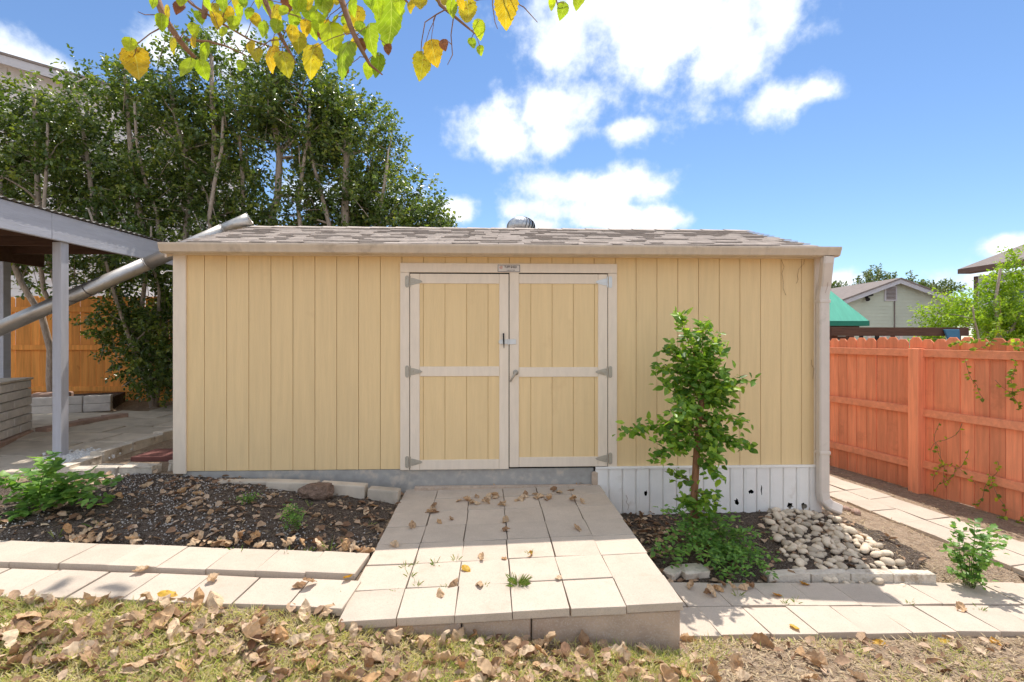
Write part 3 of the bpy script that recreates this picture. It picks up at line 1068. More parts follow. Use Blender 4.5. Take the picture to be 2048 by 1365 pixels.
# maker's plate over the doors
sg = MB().box(sw(995), sw(1040), -.0285, -.0243, sz(1018, 545.5), sz(1018, 530.5)).build('name_plate', MT['sign'], SHED, .001)
su, szz = sw(1017.5), sz(1018, 538)
sW, sH = sw(1040) - sw(995), sz(1018, 530.5) - sz(1018, 545.5)
b = MB()
t_ = .0035
for x0, x1, z0, z1 in ((-sW / 2 + .003, sW / 2 - .003, sH / 2 - .003 - t_, sH / 2 - .003), (-sW / 2 + .003, sW / 2 - .003, -sH / 2 + .003, -sH / 2 + .003 + t_),
                       (-sW / 2 + .003, -sW / 2 + .003 + t_, -sH / 2 + .0066, sH / 2 - .0066), (sW / 2 - .003 - t_, sW / 2 - .003, -sH / 2 + .0066, sH / 2 - .0066)):
    b.box(su + x0, su + x1, -.0292, -.0286, szz + z0, szz + z1)
b.build('border', MT['ink'], sg)


def text(name, body, size, u, z, m, parent, wide=1.0, y=-.0290):
    cu = bpy.data.curves.new(name, 'FONT')
    cu.body = body
    cu.size = size
    cu.extrude = .0004
    cu.offset = size * .022
    cu.align_x = 'CENTER'
    cu.align_y = 'CENTER'
    cu.materials.append(m)
    tmp = obj(name, cu)
    me = bpy.data.meshes.new_from_object(tmp.evaluated_get(bpy.context.evaluated_depsgraph_get()))
    bpy.data.objects.remove(tmp)
    return obj(name, me, parent, (u, y, z), (R(90), 0, 0), (wide, 1, 1))


text('lettering', 'TUFF SHED', .030, su + .016, szz + .012, MT['ink'], sg, .80)
text('phone_number', '1-800 BUY TUFF', .0115, su + .018, szz - .019, MT['ink'], sg)
b = MB()
b.prism([(su - .092, szz + .008), (su - .080, szz + .022), (su - .062, szz + .024), (su - .058, szz + .006), (su - .066, szz - .008), (su - .082, szz - .006)], -.0292, -.0286, lambda p, q, t: (p, t, q))
b.build('emblem', MT['redink'], sg)

# foundation sill and skirting
SKU = sw(1190)
b = MB()
b.prism([(UL + .06, .02), (SKU - .012, -.3), (SKU - .012, ZB - .003), (UL + .06, ZB - .003)], .006, .10, lambda p, q, t: (p, t, q))
b.build('foundation', MT['concrete_blue'], SHED, .004)
MB().box(SKU - .035, SKU + .03, -.030, .005, -.3, ZB - .035).build('foundation_stub', MT['concrete'], SHED, .012)
bx('threshold', sw(830), SKU - .04, -.045, .005, -.1, .093, MT['concrete'], SHED, .008)

SK0, SK1 = SKU + .001, sw(1643)
zs0, zs1 = -.30, sz(1400, 931)
bx('crawl_space_black', SK0 + .02, SK1 - .02, .04, .10, -.32, ZB - .01, MT['dark'], SHED, 0)  # solid black box in place of the unlit crawl space
skcap = bx('skirting', SK0, SK1, -.036, -.0005, zs1 - .022, zs1, MT['white_metal'], SHED, .003)
npan = 17
pw = (SK1 - SK0) / npan
HOLES = {3: [(.80, .47, .016, .040)], 10: [(.28, .26, .026, .036)], 11: [(.55, .46, .034, .022)], 12: [(.05, .48, .012, .05)], 14: [(.5, .15, .042, .036)], 15: [(.2, .13, .030, .040)]}


def ragged(cx, cz, rx, rz, r):
    n = 11
    return [(cx + math.cos(2 * math.pi * i / n) * rx * r.uniform(.35, 1.2), cz + math.sin(2 * math.pi * i / n) * rz * r.uniform(.35, 1.2)) for i in range(n)]


def skirt_panel(i):
    """ribbed steel panel: proud flat face, return lip at the right, torn holes where it rusted through"""
    r = random.Random(40 + i)
    x0 = SK0 + i * pw
    bow = r.uniform(-.004, .004)
    bm = bmesh.new()
    z0, z1 = zs0, zs1 - .024
    prof = [(0, -.006), (.006, -.022), (.030, -.026 + bow), (pw - .022, -.026 + bow), (pw - .006, -.018), (pw - .001, -.004)]
    for a in range(len(prof) - 1):
        (xa, ya), (xb, yb) = prof[a], prof[a + 1]
        if a == 2 and i in HOLES:
            outer = [bm.verts.new((x0 + xa, ya, z0)), bm.verts.new((x0 + xb, yb, z0)), bm.verts.new((x0 + xb, yb, z1)), bm.verts.new((x0 + xa, ya, z1))]
            edges = [bm.edges.new((outer[k], outer[(k + 1) % 4])) for k in range(4)]
            for (fx, fz, rx, rz) in HOLES[i]:
                cx = min(max(xa + fx * (xb - xa), xa + rx * 1.2), xb - rx * 1.2) if rx * 2.5 < xb - xa else (xa + xb) / 2
                rx = min(rx, (xb - xa) / 2.5)
                cz = -.2 + fz * .44
                ring = [bm.verts.new((x0 + p, ya, q)) for p, q in ragged(cx, cz, rx, rz, r)]
                edges += [bm.edges.new((ring[k], ring[(k + 1) % len(ring)])) for k in range(len(ring))]
            bmesh.ops.triangle_fill(bm, edges=edges, use_beauty=True, use_dissolve=False)
        else:
            bm.faces.new([bm.verts.new((x0 + xa, ya, z0)), bm.verts.new((x0 + xb, yb, z0)), bm.verts.new((x0 + xb, yb, z1)), bm.verts.new((x0 + xa, ya, z1))])
    me = bpy.data.meshes.new('skirting_panel')
    bm.to_mesh(me)
    bm.free()
    me.materials.append(MT['white_metal'])
    o = obj('skirting_panel', me, skcap)
    so = o.modifiers.new('gauge', 'SOLIDIFY')
    so.thickness = .0014
    so.offset = 0


for i in range(npan):
    skirt_panel(i)

# roof: deck, courses of architectural shingles, gutter
RU0, RU1 = UL - .045, UR + .062
EAVE_V = -.12


def roof_z(v):
    return 2.345 + (v - EAVE_V) * SLOPE if v <= RIDGE_V else 2.345 + (2 * RIDGE_V - v - EAVE_V) * SLOPE


b = MB()
b.prism([(EAVE_V, roof_z(EAVE_V) - .014), (EAVE_V, roof_z(EAVE_V) - .03), (RIDGE_V, roof_z(RIDGE_V) - .03), (2 * RIDGE_V - EAVE_V, roof_z(EAVE_V) - .03), (2 * RIDGE_V - EAVE_V, roof_z(EAVE_V) - .014), (RIDGE_V, roof_z(RIDGE_V) - .014)],
        RU0 + .01, RU1 - .01, lambda p, q, t: (t, p, q))
roof = b.build('roof', MT['shingle_edge'], SHED)
for uu in (RU0 + .012, RU1 - .03):
    b = MB()
    b.prism([(EAVE_V + .01, roof_z(EAVE_V) - .032), (EAVE_V + .01, roof_z(EAVE_V) - .11), (RIDGE_V, roof_z(RIDGE_V) - .12), (2 * RIDGE_V - EAVE_V, roof_z(EAVE_V) - .11), (2 * RIDGE_V - EAVE_V, roof_z(EAVE_V) - .032), (RIDGE_V, roof_z(RIDGE_V) - .032)],
            uu, uu + .018, lambda p, q, t: (t, p, q))
    b.build('rake_board', MT['trim'], roof)


def shingles():
    r = random.Random(3)
    b = MB()
    picks = []
    for side in (0, 1):
        L_ = (RIDGE_V - EAVE_V) / math.cos(math.atan(SLOPE))
        n = 15
        for c in range(n):
            d0 = c * L_ / n
            u = RU0 - r.uniform(0, .2)
            while u < RU1:
                w = r.uniform(.09, .30)
                a, e = max(u, RU0), min(u + w - .004, RU1)
                u += w
                if e - a < .015:
                    continue
                proud = .012 if r.random() < .45 else .006
                drop = r.uniform(-.006, .004)
                d1 = min(d0 + L_ / n + .03, L_)
                pts = []
                for (d, h) in ((d0 + drop, proud - .008), (d0 + drop, proud), (d1, -.004 if d1 < L_ else .0), (d1, -.010)):
                    vv = EAVE_V + d * math.cos(math.atan(SLOPE))
                    zz = roof_z(EAVE_V) + d * math.sin(math.atan(SLOPE)) + h
                    if side:
                        vv = 2 * RIDGE_V - vv
                    pts.append((vv, zz))
                vs = [(a, p, q) for p, q in pts] + [(e, p, q) for p, q in pts]
                b.add(vs, [(0, 4, 5, 1), (1, 5, 6, 2), (0, 1, 2, 3), (7, 6, 5, 4)])
    for k in range(21):     # ridge caps
        a = RU0 + k * (RU1 - RU0) / 21
        e = a + (RU1 - RU0) / 21 + .03
        z = roof_z(RIDGE_V)
        b.add([(a, RIDGE_V - .13, z - .13 * SLOPE + .012), (e, RIDGE_V - .13, z - .13 * SLOPE + .006), (e, RIDGE_V, z + .008), (a, RIDGE_V, z + .016), (a, RIDGE_V + .13, z - .13 * SLOPE + .012), (e, RIDGE_V + .13, z - .13 * SLOPE + .006)],
              [(0, 1, 2, 3), (3, 2, 5, 4)])
    o = b.build('shingles', MT['shingle'], roof, fix=True)
    tag(o, kind='stuff')
    return o


shingles()
# turbine ventilator behind the ridge
tv = thing('roof_turbine', 'spherical finned aluminium turbine ventilator on the shed roof ridge', 'roof vent', shed_world(sw(1042, 1.75), 1.75, roof_z(1.75) - .02), SA)
MB().tube([(0, 0, -.06), (0, 0, .10)], .13, 20).build('neck', MT['turbine'], tv, smooth=True)
b = MB()
nf = 22
for k in range(nf):
    a0 = 2 * math.pi * k / nf
    vs = []
    for i in range(9):
        t = i / 8
        ph = -.95 + t * 2.35
        rr, zz = .19 * math.cos(ph) if ph < 1.3 else .19 * math.cos(1.3) * (1.4 - ph) / .1, .17 + .13 * math.sin(ph)
        rr = max(rr, .02)
        tw_ = a0 + t * .5
        vs.append((rr * math.cos(tw_), rr * math.sin(tw_), zz))
        rr2 = rr * 1.0 - .012
        vs.append((max(rr2, .01) * math.cos(tw_ + .30), max(rr2, .01) * math.sin(tw_ + .30), zz))
    b.add(vs, [(2 * i, 2 * i + 1, 2 * i + 3, 2 * i + 2) for i in range(8)])
b.build('fins', MT['turbine'], tv, smooth=True, fix=False)
MB().tube([(0, 0, .03), (0, 0, .10), (0, 0, .17), (0, 0, .24), (0, 0, .285)], [.12, .155, .165, .135, .05], 20).build('core', MT['black'], tv, smooth=True)
MB().tube([(0, 0, .285), (0, 0, .302)], [.06, .02], 16).build('cap', MT['turbine'], tv)

# gutter (K profile)
GF = -.225
gz0, gz1 = sz(1000, 508, GF) , sz(1000, 489.5, GF)
prof = [(EAVE_V + .012, gz1 + .004), (EAVE_V + .012, gz0), (-.175, gz0), (GF + .022, gz0 + .010), (GF + .014, gz0 + .035), (GF + .003, gz1 - .022), (GF, gz1 - .012), (GF, gz1), (GF + .012, gz1)]
GU0, GU1 = sw(315, GF), sw(1684, GF)
b = MB()
n = len(prof)
vs = [(GU0, p, q) for p, q in prof] + [(GU1, p, q) for p, q in prof]
b.add(vs, [(i, i + 1, n + i + 1, n + i) for i in range(n - 1)])
gut = b.build('gutter', MT['gutter'], SHED, fix=False)
so = gut.modifiers.new('gauge', 'SOLIDIFY')
so.thickness = .0018
for uu in (GU0 + .0005, GU1 - .0005):
    b = MB()
    b.prism(prof, uu - .001, uu + .001, lambda p, q, t: (t, p, q))
    b.build('end_cap', MT['gutter'], gut)
# fascia behind gutter and soffit
bx('fascia', RU0 + .035, RU1 - .035, EAVE_V + .0135, EAVE_V + .030, gz0 + .004, 2.345, MT['trim'], SHED, 0)
bx('soffit', RU0 + .035, RU1 - .035, EAVE_V + .031, -.002, gz0 + .006, gz0 + .018, MT['trim'], SHED, 0)
b = MB()
for k in range(14):
    uu = GU0 + .2 + k * (GU1 - GU0 - .4) / 13
    b.box(uu - .008, uu + .008, GF + .004, EAVE_V + .02, gz1 - .004, gz1 - .001)
b.build('gutter_strap', MT['gutter'], gut)


# downspout
def rect_sweep(pts, w, d, axis_w=(1, 0, 0)):
    b = MB()
    aw = Vector(axis_w)
    P_ = [Vector(p) for p in pts]
    o = 0
    ring = []
    for i, p in enumerate(P_):
        t = (P_[min(i + 1, len(P_) - 1)] - P_[max(i - 1, 0)]).normalized()
        x = (aw - t * aw.dot(t)).normalized()
        y = t.cross(x)
        c = .012
        pts4 = [(-w + c, -d), (-w * .35, -d), (-w * .30, -d + .004), (w * .30, -d + .004), (w * .35, -d), (w - c, -d), (w, -d + c), (w, d - c), (w - c, d), (-w + c, d), (-w, d - c), (-w, -d + c)]
        ring.append([p + x * a_ + y * b_ for a_, b_ in pts4])
    n = 12
    for q in ring:
        b.v += [tuple(v) for v in q]
    for i in range(len(ring) - 1):
        for k in range(n):
            b.f.append((i * n + k, i * n + (k + 1) % n, (i + 1) * n + (k + 1) % n, (i + 1) * n + k))
    return b


ux = sw(1643, -.06)
ut = sw(1656, -.18)
dsp = rect_sweep([(ut, -.175, gz0 + .002), (ut - .004, -.170, gz0 - .05), (ux + .012, -.085, sz(1645, 572, -.08)), (ux, -.078, sz(1645, 592, -.08)), (ux, -.078, sz(1645, 960, -.08)), (ux, -.078, sz(1645, 985, -.08)), (ux + .01, -.085, sz(1645, 1000, -.08)), (ux + .05, -.105, sz(1645, 1010, -.08)), (ux + .135, -.13, sz(1645, 1018, -.08))], .050, .038)
ds = dsp.build('downspout', MT['downspout'], SHED)
for zz in (sz(1645, 603, -.08), sz(1645, 905, -.08)):
    b = MB()
    b.box(ux - .053, ux + .053, -.120, -.036, zz - .016, zz + .016)
    b.build('bracket', MT['downspout'], ds, .004)
# dead vine tendrils on wall and downspout
b = MB()
r5 = random.Random(2)


def tendril(u, z, n, dz, mb, v=-.006, sp=.05):
    pts = [(u, v, z)]
    for i in range(n):
        u += r5.uniform(-sp, sp) * .6
        z += dz * r5.uniform(.5, 1.2)
        pts.append((u, v - r5.uniform(0, .006), z))
    mb.tube(pts, .0016, 5)


tendril(sw(1562), sz(1562, 520), 6, -.06, b)
tendril(sw(1608), sz(1608, 520), 5, -.06, b, sp=.09)
tendril(sw(1640, -.13), sz(1640, 520, -.13), 5, -.06, b, -.13)
tendril(sw(1622), sz(1622, 720), 4, -.05, b)
tendril(sw(1250), sz(1250, 990, -.03), 4, -.04, b, -.034)
b.build('dead_vine', MT['twig'], SHED)

# scrolled plant hook on the left corner
pts = [(0, 0, 0), (-.04, 0, .0), (-.075, 0, .002), (-.095, 0, -.006), (-.108, 0, -.016)]
for i in range(12):
    a = R(-20) - i * R(30)
    rr = .016 - i * .0007
    pts.append((-.122 + math.cos(a) * rr, 0, -.012 + math.sin(a) * rr))
hk = MB().tube(pts, .0042, 8).build('plant_hook', MT['white_metal'], None, smooth=True, loc=shed_world(UL - .018, .02, sz(345, 542)))
hk.rotation_euler = (0, 0, SA)
tag(hk, 'small white scrolled plant hook fixed to the shed corner', 'hook')

# ================================================================== LEFT YARD
# pergola / patio cover
PG = thing('patio_cover', 'lavender grey wooden patio cover with corrugated roof and square posts', 'patio cover', (-4.60, 5.15, 0))
BX = -4.60
gx0 = -BX


def pg(name, x0, x1, y0, y1, z0, z1, m, parent=PG, bevel=.004):
    return bx(name, x0 - BX, x1 - BX, y0 - 5.15, y1 - 5.15, z0, z1, m, parent, bevel)


pg('beam', -4.642, -4.60, 3.2, 4.955, 2.487, 2.752, MT['greypaint'])
pg('beam', -4.642, -4.60, 4.958, 6.95, 2.487, 2.750, MT['greypaint'])
pg('beam', -6.60, -6.555, 3.2, 6.95, 2.487, 2.752, MT['brownwood'])
pg('post', -4.725, -4.633, 5.09, 5.182, .22, 2.486, MT['postpaint'])
pg('post', -6.67, -6.57, 6.40, 6.50, .25, 2.486, MT['greypaint'])
for y in (3.3, 3.9, 4.5, 5.3, 5.9, 6.5):
    pg('rafter', -6.8, -4.645, y, y + .04, 2.60, 2.745, MT['brownwood'])
b = MB()
n = 96
y0, y1 = 3.05, 7.0
rows = []
for i in range(n * 3 + 1):
    y = y0 + (y1 - y0) * i / (n * 3)
    z = 2.768 + .010 * math.sin(2 * math.pi * i / 6)
    rows.append((y - 5.15, z))
for (y, z) in rows:
    b.v += [(-4.572 - BX, y, z), (-6.9 - BX, y, z + .10)]
b.f += [(2 * i, 2 * i + 2, 2 * i + 3, 2 * i + 1) for i in range(len(rows) - 1)]
rf = b.build('corrugated_roof', MT['corr'], PG, smooth=True, fix=False)
so = rf.modifiers.new('gauge', 'SOLIDIFY')
so.thickness = .003

# white gravel round the post foot
b = MB()
r6 = random.Random(6)
for i in range(420):
    x, y = r6.gauss(-4.50, .11), r6.gauss(5.13, .10)
    if abs(x + 4.68) < .05 and abs(y - 5.13) < .05:
        continue
    s = r6.uniform(.007, .016)
    z = gz(x, y) + .045
    M_ = Matrix.Translation((x, y, z)) @ Euler((r6.uniform(0, 3), r6.uniform(0, 3), 0)).to_matrix().to_4x4()
    b.box(-s, s, -s * .8, s * .8, -s * .6, s * .6, M_)
tag(b.build('white_gravel', MT['white_gravel']), 'crushed white gravel round the foot of the patio cover post', 'gravel', kind='stuff')

# galvanised duct lying from the patio up over the shed roof
A, B_ = at(-100, 701, 5.22), at(500, 437, 6.12)
dv = (B_ - A)
L_ = dv.length
duct = thing('metal_duct', 'long galvanised metal duct leaning diagonally across the patio onto the shed roof', 'duct', A)
duct.rotation_mode = 'QUATERNION'
duct.rotation_quaternion = dv.to_track_quat('X', 'Z')
seg = [0, .46, .80, 1.0]
for i, (a, e) in enumerate(((0, .62), (.615, .90), (.895, 1.0))):
    b = MB()
    nn = 24
    r_ = .077 - i * .0015
    b.tube([(a * L_, 0, 0), (e * L_, 0, 0)], r_, nn, cap=False)
    o = b.build('duct_section', MT['galv'], duct, smooth=True)
    so = o.modifiers.new('gauge', 'SOLIDIFY')
    so.thickness = .002
    b = MB()
    b.tube([(e * L_ - .012, 0, 0), (e * L_ - .006, 0, 0), (e * L_, 0, 0)], [r_ + .001, r_ + .005, r_ + .001], nn, cap=False)
    b.build('seam_ring', MT['galv'], o, smooth=True)
# perforated strap slings
for px, tiltx in ((178, .10), (156, .42)):
    t = (px + 90) / 590
    # find the place along the duct that shows at this column
    best = min((abs((CX + FPX * (A + dv * q).x / (A + dv * q).y) - px), q) for q in [i / 400 for i in range(401)])[1]
    b = MB()
    pts = []
    for k in range(22):
        a = R(100) + R(260) * k / 21
        pts.append((best * L_ + tiltx * .25 * math.cos(a), .081 * math.cos(a), .081 * math.sin(a)))
    for k in range(len(pts) - 1):
        p, q = Vector(pts[k]), Vector(pts[k + 1])
        b.box(-.007, .007, -.0008, .0008, 0, (q - p).length * .86, Matrix.Translation(p) @ (q - p).to_track_quat('Z', 'Y').to_matrix().to_4x4() @ Matrix.Rotation(0, 4, 'Z'))
    b.build('hanger_strap', MT['corr'], duct)

# patio flagstones
pat = MB()
pat.add([(-9, 4.75, .16), (-4.36, 4.65, .155), (-4.40, 8.0, .24), (-9, 8.0, .30)], [(0, 1, 2, 3)])
patio = tag(pat.build('patio', MT['sand']), kind='structure')
r7 = random.Random(17)
yy = 4.62
row = 0
while yy < 8.0:
    hh = r7.uniform(.42, .62)
    xx = -8.0 + r7.uniform(0, .3)
    while xx < -4.42:
        w = min(r7.uniform(.5, .95), -4.40 - xx)
        if w < .18:
            break
        cx_, cy_ = xx + w / 2, yy + hh / 2
        j = lambda s=.03: r7.uniform(-s, s)
        poly = [(-w / 2 + .012 + j(.012), -hh / 2 + .012 + j()), (j(.05), -hh / 2 + .012 + j(.012)), (w / 2 - .012 + j(.012), -hh / 2 + .012 + j()), (w / 2 - .012 + j(.012), hh / 2 - .012 + j(.01)), (-w / 2 + .012 + j(.012), hh / 2 - .012 + j(.01))]
        b = MB()
        b.prism(poly, -.05, 0, lambda p, q, t: (p, q, t))
        me = b.mesh('flagstone', MT['flag'], .005)
        if not (cx_ < -5.75 and cy_ > 6.9):
            lay('flagstone', me, patio, cx_, cy_, gz, 0, .004, .006, .034)
        xx += w
    yy += hh


def block(name, cx_, cy_, sx, sy, z0, z1, head, m, parent=None, rough=.012, seed=0, bevel=.008):
    r = random.Random(seed)
    b = MB()
    b.box(-sx / 2, sx / 2, -sy / 2, sy / 2, 0, z1 - z0)
    me = b.mesh(name, m, bevel, segs=2)
    if rough:
        for v in me.vertices:
            v.co += Vector((r.uniform(-rough, rough), r.uniform(-rough, rough), r.uniform(-rough, rough) * .6))
    return obj(name, me, parent, (cx_, cy_, z0), (0, 0, head))


# edging kerb along the patio
kerb = [((-4.20, 4.62), (-4.25, 5.05)), ((-4.25, 5.07), (-4.28, 5.50)), ((-4.28, 5.52), (-4.26, 5.95)), ((-4.26, 5.97), (-4.20, 6.42)), ((-4.20, 6.44), (-4.10, 6.9))]
ke = thing('stone_edging', 'row of worn whitish edging stones bordering the flagstone patio', 'edging', (-4.2, 5.6, .2))
for i, ((x0, y0), (x1, y1)) in enumerate(kerb):
    o = block('edging_stone', (x0 + x1) / 2 + 4.2, (y0 + y1) / 2 - 5.6, math.hypot(x1 - x0, y1 - y0), .13, gz(x0, y0) - .25, gz(x0, y0) - .2 + .10 + .012 * (i % 2), math.atan2(y1 - y0, x1 - x0), MT['whitestone'], ke, .007, i)
for i, (px, py, sx) in enumerate(((172, 932, .26), (222, 929, .27), (285, 928, .33))):
    p = on_z(px, py, .275)
    o = block('rough_stone', p.x, p.y - .03, sx, .15, gz(p.x, p.y) - .06, .272, R(2 - i), MT['whitestone'], None, .012, 20 + i, .014)
    tag(o, ('pitted white cast stone block, shortest of the row by the soil bed', 'pitted white cast stone block, middle one of the row by the soil bed', 'pitted white cast stone block, longest of the row, ending near the shed corner')[i], 'stone block')
o = block('rough_stone', -3.30, 4.94, .20, .14, .17, .285, R(35), MT['whitestone'], None, .014, 31, .02)
tag(o, 'rounded white stone tucked against the shed corner beside the red paver', 'stone block')
o = block('red_paver', -3.66, 5.36, .62, .40, .19, .262, R(4), MT['redstone'], None, .002, 33, .006)
tag(o, 'dark red rectangular paver lying in soil beside the shed wall', 'paver')

# stacked stone counter at the left edge
P1, P0 = Vector((-6.02, 6.2, 0)), Vector((-5.50, 5.15, 0))
dd = (P0 - P1).normalized()
cn = thing('stone_counter', 'outdoor counter of stacked pale ledger stones on pink brick edging', 'counter', P1 + Vector((0, 0, .36)), math.atan2(dd.y, dd.x))
# local x runs from the far corner towards the camera, local -y is the garden side? keep the body on the far side
side = -1
MB().box(.02, 1.3, side * .70, side * .02, -.1, .60).build('core', MT['sand'], cn)
for r_ in range(6):
    x = -.0 if r_ % 2 == 0 else -.16
    while x < 1.25:
        w = .33
        a, e = max(x, 0) + .005, x + w - .005
        if e - a > .04:
            MB().box(a, e, side * .03, .012 + rnd.uniform(-.006, .006), r_ * .103 + .005, (r_ + 1) * .103 - .005).build('ledger_stone', MT['greystone'], cn, .006)
        x += w
    # end return stones
    w0 = side * (.045 if r_ % 2 else .03)
    MB().box(-.012, .016, side * .36, side * .035, r_ * .103 + .003, (r_ + 1) * .103 - .002).build('ledger_stone', MT['greystone'], cn, .004)
    MB().box(-.012, .016, side * .69, side * .365, r_ * .103 + .003, (r_ + 1) * .103 - .002).build('ledger_stone', MT['greystone'], cn, .004)
MB().box(-.02, 1.3, side * .71, .02, .62, .645).build('counter_top', MT['flag'], cn, .004)
for k in range(5):
    MB().box(k * .27 + .004, k * .27 + .262, side * .2, .05, -.10, -.003).build('brick', MT['pinkstone'], cn, .008)

# low brick step and raised terrace
stp = thing('brick_step', 'low step of pinkish stone bricks edging a raised paved terrace', 'step', (-5.8, 6.7, .25))
for k in range(4):
    y = 6.28 + k * .285
    x = -5.83 + .02 * k + .05 * (k == 3)
    block('brick', x + 5.8, y - 6.7, .27, .17, .0, .135 + .004 * k, R(88 - 6 * k), MT['pinkstone'], stp, .006, 50 + k, .008)
MB().box(-1.9, -.11, -.55, .75, .0, .125).build('terrace_slab', MT['flag'], stp, .006)
rw = thing('retaining_wall', 'two course grey block wall holding a raised bed by the fence', 'wall', (-6.25, 7.72, .36))
wd = Vector((-7.45 + 6.25, 7.12 - 7.72, 0))
wl = wd.length
rw.rotation_euler = (0, 0, math.atan2(wd.y, wd.x))
for c in range(2):
    for k in range(4):
        MB().box(k * .345 + (.0 if c else .0) + .004 - .1 * c * 0, k * .345 + .338, -.13, .0 - .012 * c, c * .125, c * .125 + .122).build('block', MT['greystone'], rw, .008)
MB().box(.02, wl + .2, -1.0, -.12, 0, .20).build('fill', MT['soil'], rw)
for k, x in enumerate((.25, .75)):
    MB().box(.55 + k * .5, 1.0 + k * .5, -.40, -.18, .2, .30).build('cap_stone', MT['pinkstone'], rw, .02)

# edging bricks along the foundation
eb = thing('edging_bricks', 'tan interlocking edging bricks lined up against the shed foundation', 'edging', (0, 0, 0))
ed = [((540, 962), (640, 962)), ((642, 965), (735, 972)), ((737, 973), (800, 982))]
for i, ((pa, ya), (pb, yb)) in enumerate(ed):
    zt = [.205, .185, .14][i]
    a, e = on_z(pa, ya - 8, zt), on_z(pb, yb - 8, zt - .02)
    yv = 4.53 - .02 * i
    x0, x1 = (pa - CX) / FPX * yv, (pb - CX) / FPX * yv
    o = block('brick', (x0 + x1) / 2, yv + .03 + .036 * (x0 + x1) / 2, x1 - x0 - .006, .11, 0, 0, R(2), MT['concrete'], eb, 0, i, 0)
    b = MB().box(-(x1 - x0) / 2 + .003, (x1 - x0) / 2 - .003, -.055, .055, -.05, .105)
    o.data = b.mesh('brick', MT['flag'], .012, segs=2)
    o.location.z = zt - .105
    o.rotation_euler = (0, R([1.5, 3.0, 3.5][i]), R(-1 - i))
p = on_z(480, 965, .185)
o = block('edging_slab', p.x, 4.56, .48, .10, .12, .19, R(1), MT['flag'], eb, .006, 71, .01)
# dark rock
bm = bmesh.new()
bmesh.ops.create_icosphere(bm, subdivisions=4, radius=1)
for v in bm.verts:
    v.co *= 1 + .22 * mnoise.fractal(v.co * 1.6, .8, 2, 4)
    v.co.x *= .150
    v.co.y *= .11
    v.co.z *= .085
    v.co.z = min(v.co.z, .062 + .01 * mnoise.noise(v.co * 30))
me = bpy.data.meshes.new('rock')
bm.to_mesh(me)
bm.free()
me.materials.append(MT['rock'])
p = on_z(636, 990, .12)
tag(obj('rock', me, None, (p.x, p.y, gz(p.x, p.y) + .055), (0, 0, .2)), 'lumpy dark brown rock sitting in the soil before the edging bricks', 'rock')

# ---------------------------------------------------------------- cedar fence at the back left


def picket_mesh(name, w, h, t, m, dog=.03, bevel=.0015):
    b = MB()
    b.prism([(-w / 2, 0), (w / 2, 0), (w / 2, h - dog), (w / 2 - dog * .85, h), (-w / 2 + dog * .85, h), (-w / 2, h - dog)], 0, t, lambda p, q, s: (p, s, q))
    return b.mesh(name, m, bevel)


CF = thing('cedar_fence', 'orange stained cedar privacy fence with dog eared pickets behind the shrubs', 'fence', (-5, 8.75, .38))
pk = [picket_mesh('picket', .139, 1.85, .016, MT['cedar'], .03) for _ in range(2)]
n = 0
x = -11.0
while x < 1.0:
    o = obj('picket', pk[n % 2], CF, (x + 5, rnd.uniform(-.002, .003), rnd.uniform(-.012, .012)), (0, R(rnd.uniform(-.4, .4)), 0))
    x += .1435
    n += 1
for z in (.22, .95, 1.62):
    bx('rail', -6.0, 6.0, -.042, -.003, z - .045, z + .045, MT['cedar'], CF, .003)
for x in (-3.6, -1.2, 1.2, 3.6):
    bx('post', x - .045, x + .045, .02, .11, -.3, 1.8, MT['cedar'], CF, .003)

# ---------------------------------------------------------------- salmon fence on the right
FA = math.atan2(1, -.257)
fY0, fY1 = 3.3, 9.6
fx = lambda Y: 6.53 - .257 * Y
fl = math.hypot(fx(fY1) - fx(fY0), fY1 - fY0)
SF = thing('salmon_fence', 'salmon red painted wooden privacy fence with rails and post facing the yard', 'fence', (fx(fY0), fY0, -.385), FA)
# local x runs away from the camera along the fence, local +y points to the yard
pm = [picket_mesh('picket', .1358 + .0008 * k, 1.885, .022, MT['salmon'], .042, .003) for k in range(3)]
x, n = .07, 0
while x < fl:
    obj('picket', pm[n % 3], SF, (x, -.026 + rnd.uniform(-.003, .002), rnd.uniform(-.018, .012)), (R(rnd.uniform(-.15, .15)), R(rnd.uniform(-.25, .25)), 0))
    x += .1412 + (rnd.random() < .07) * .003
    n += 1
ptx = (6.04 - fY0) / (fY1 - fY0) * fl
for k, x in enumerate((ptx - 2.42, ptx, ptx + 2.42)):
    bx('post', x - .06, x + .06, -.001, .12, -.3, 1.755, MT['salmon'], SF, .004)
for k, (a, e) in enumerate(((.0, ptx - 2.47), (ptx - 2.37, ptx - .052), (ptx + .052, ptx + 2.37), (ptx + 2.47, fl))):
    for z in (.33 + .03 * (k % 2), 1.0 - .02 * (k % 2), 1.70):
        b = MB().box(a, e, .0, .040, z - .045, z + .045)
        b.build('rail', MT['salmon_rail'], SF, .003)

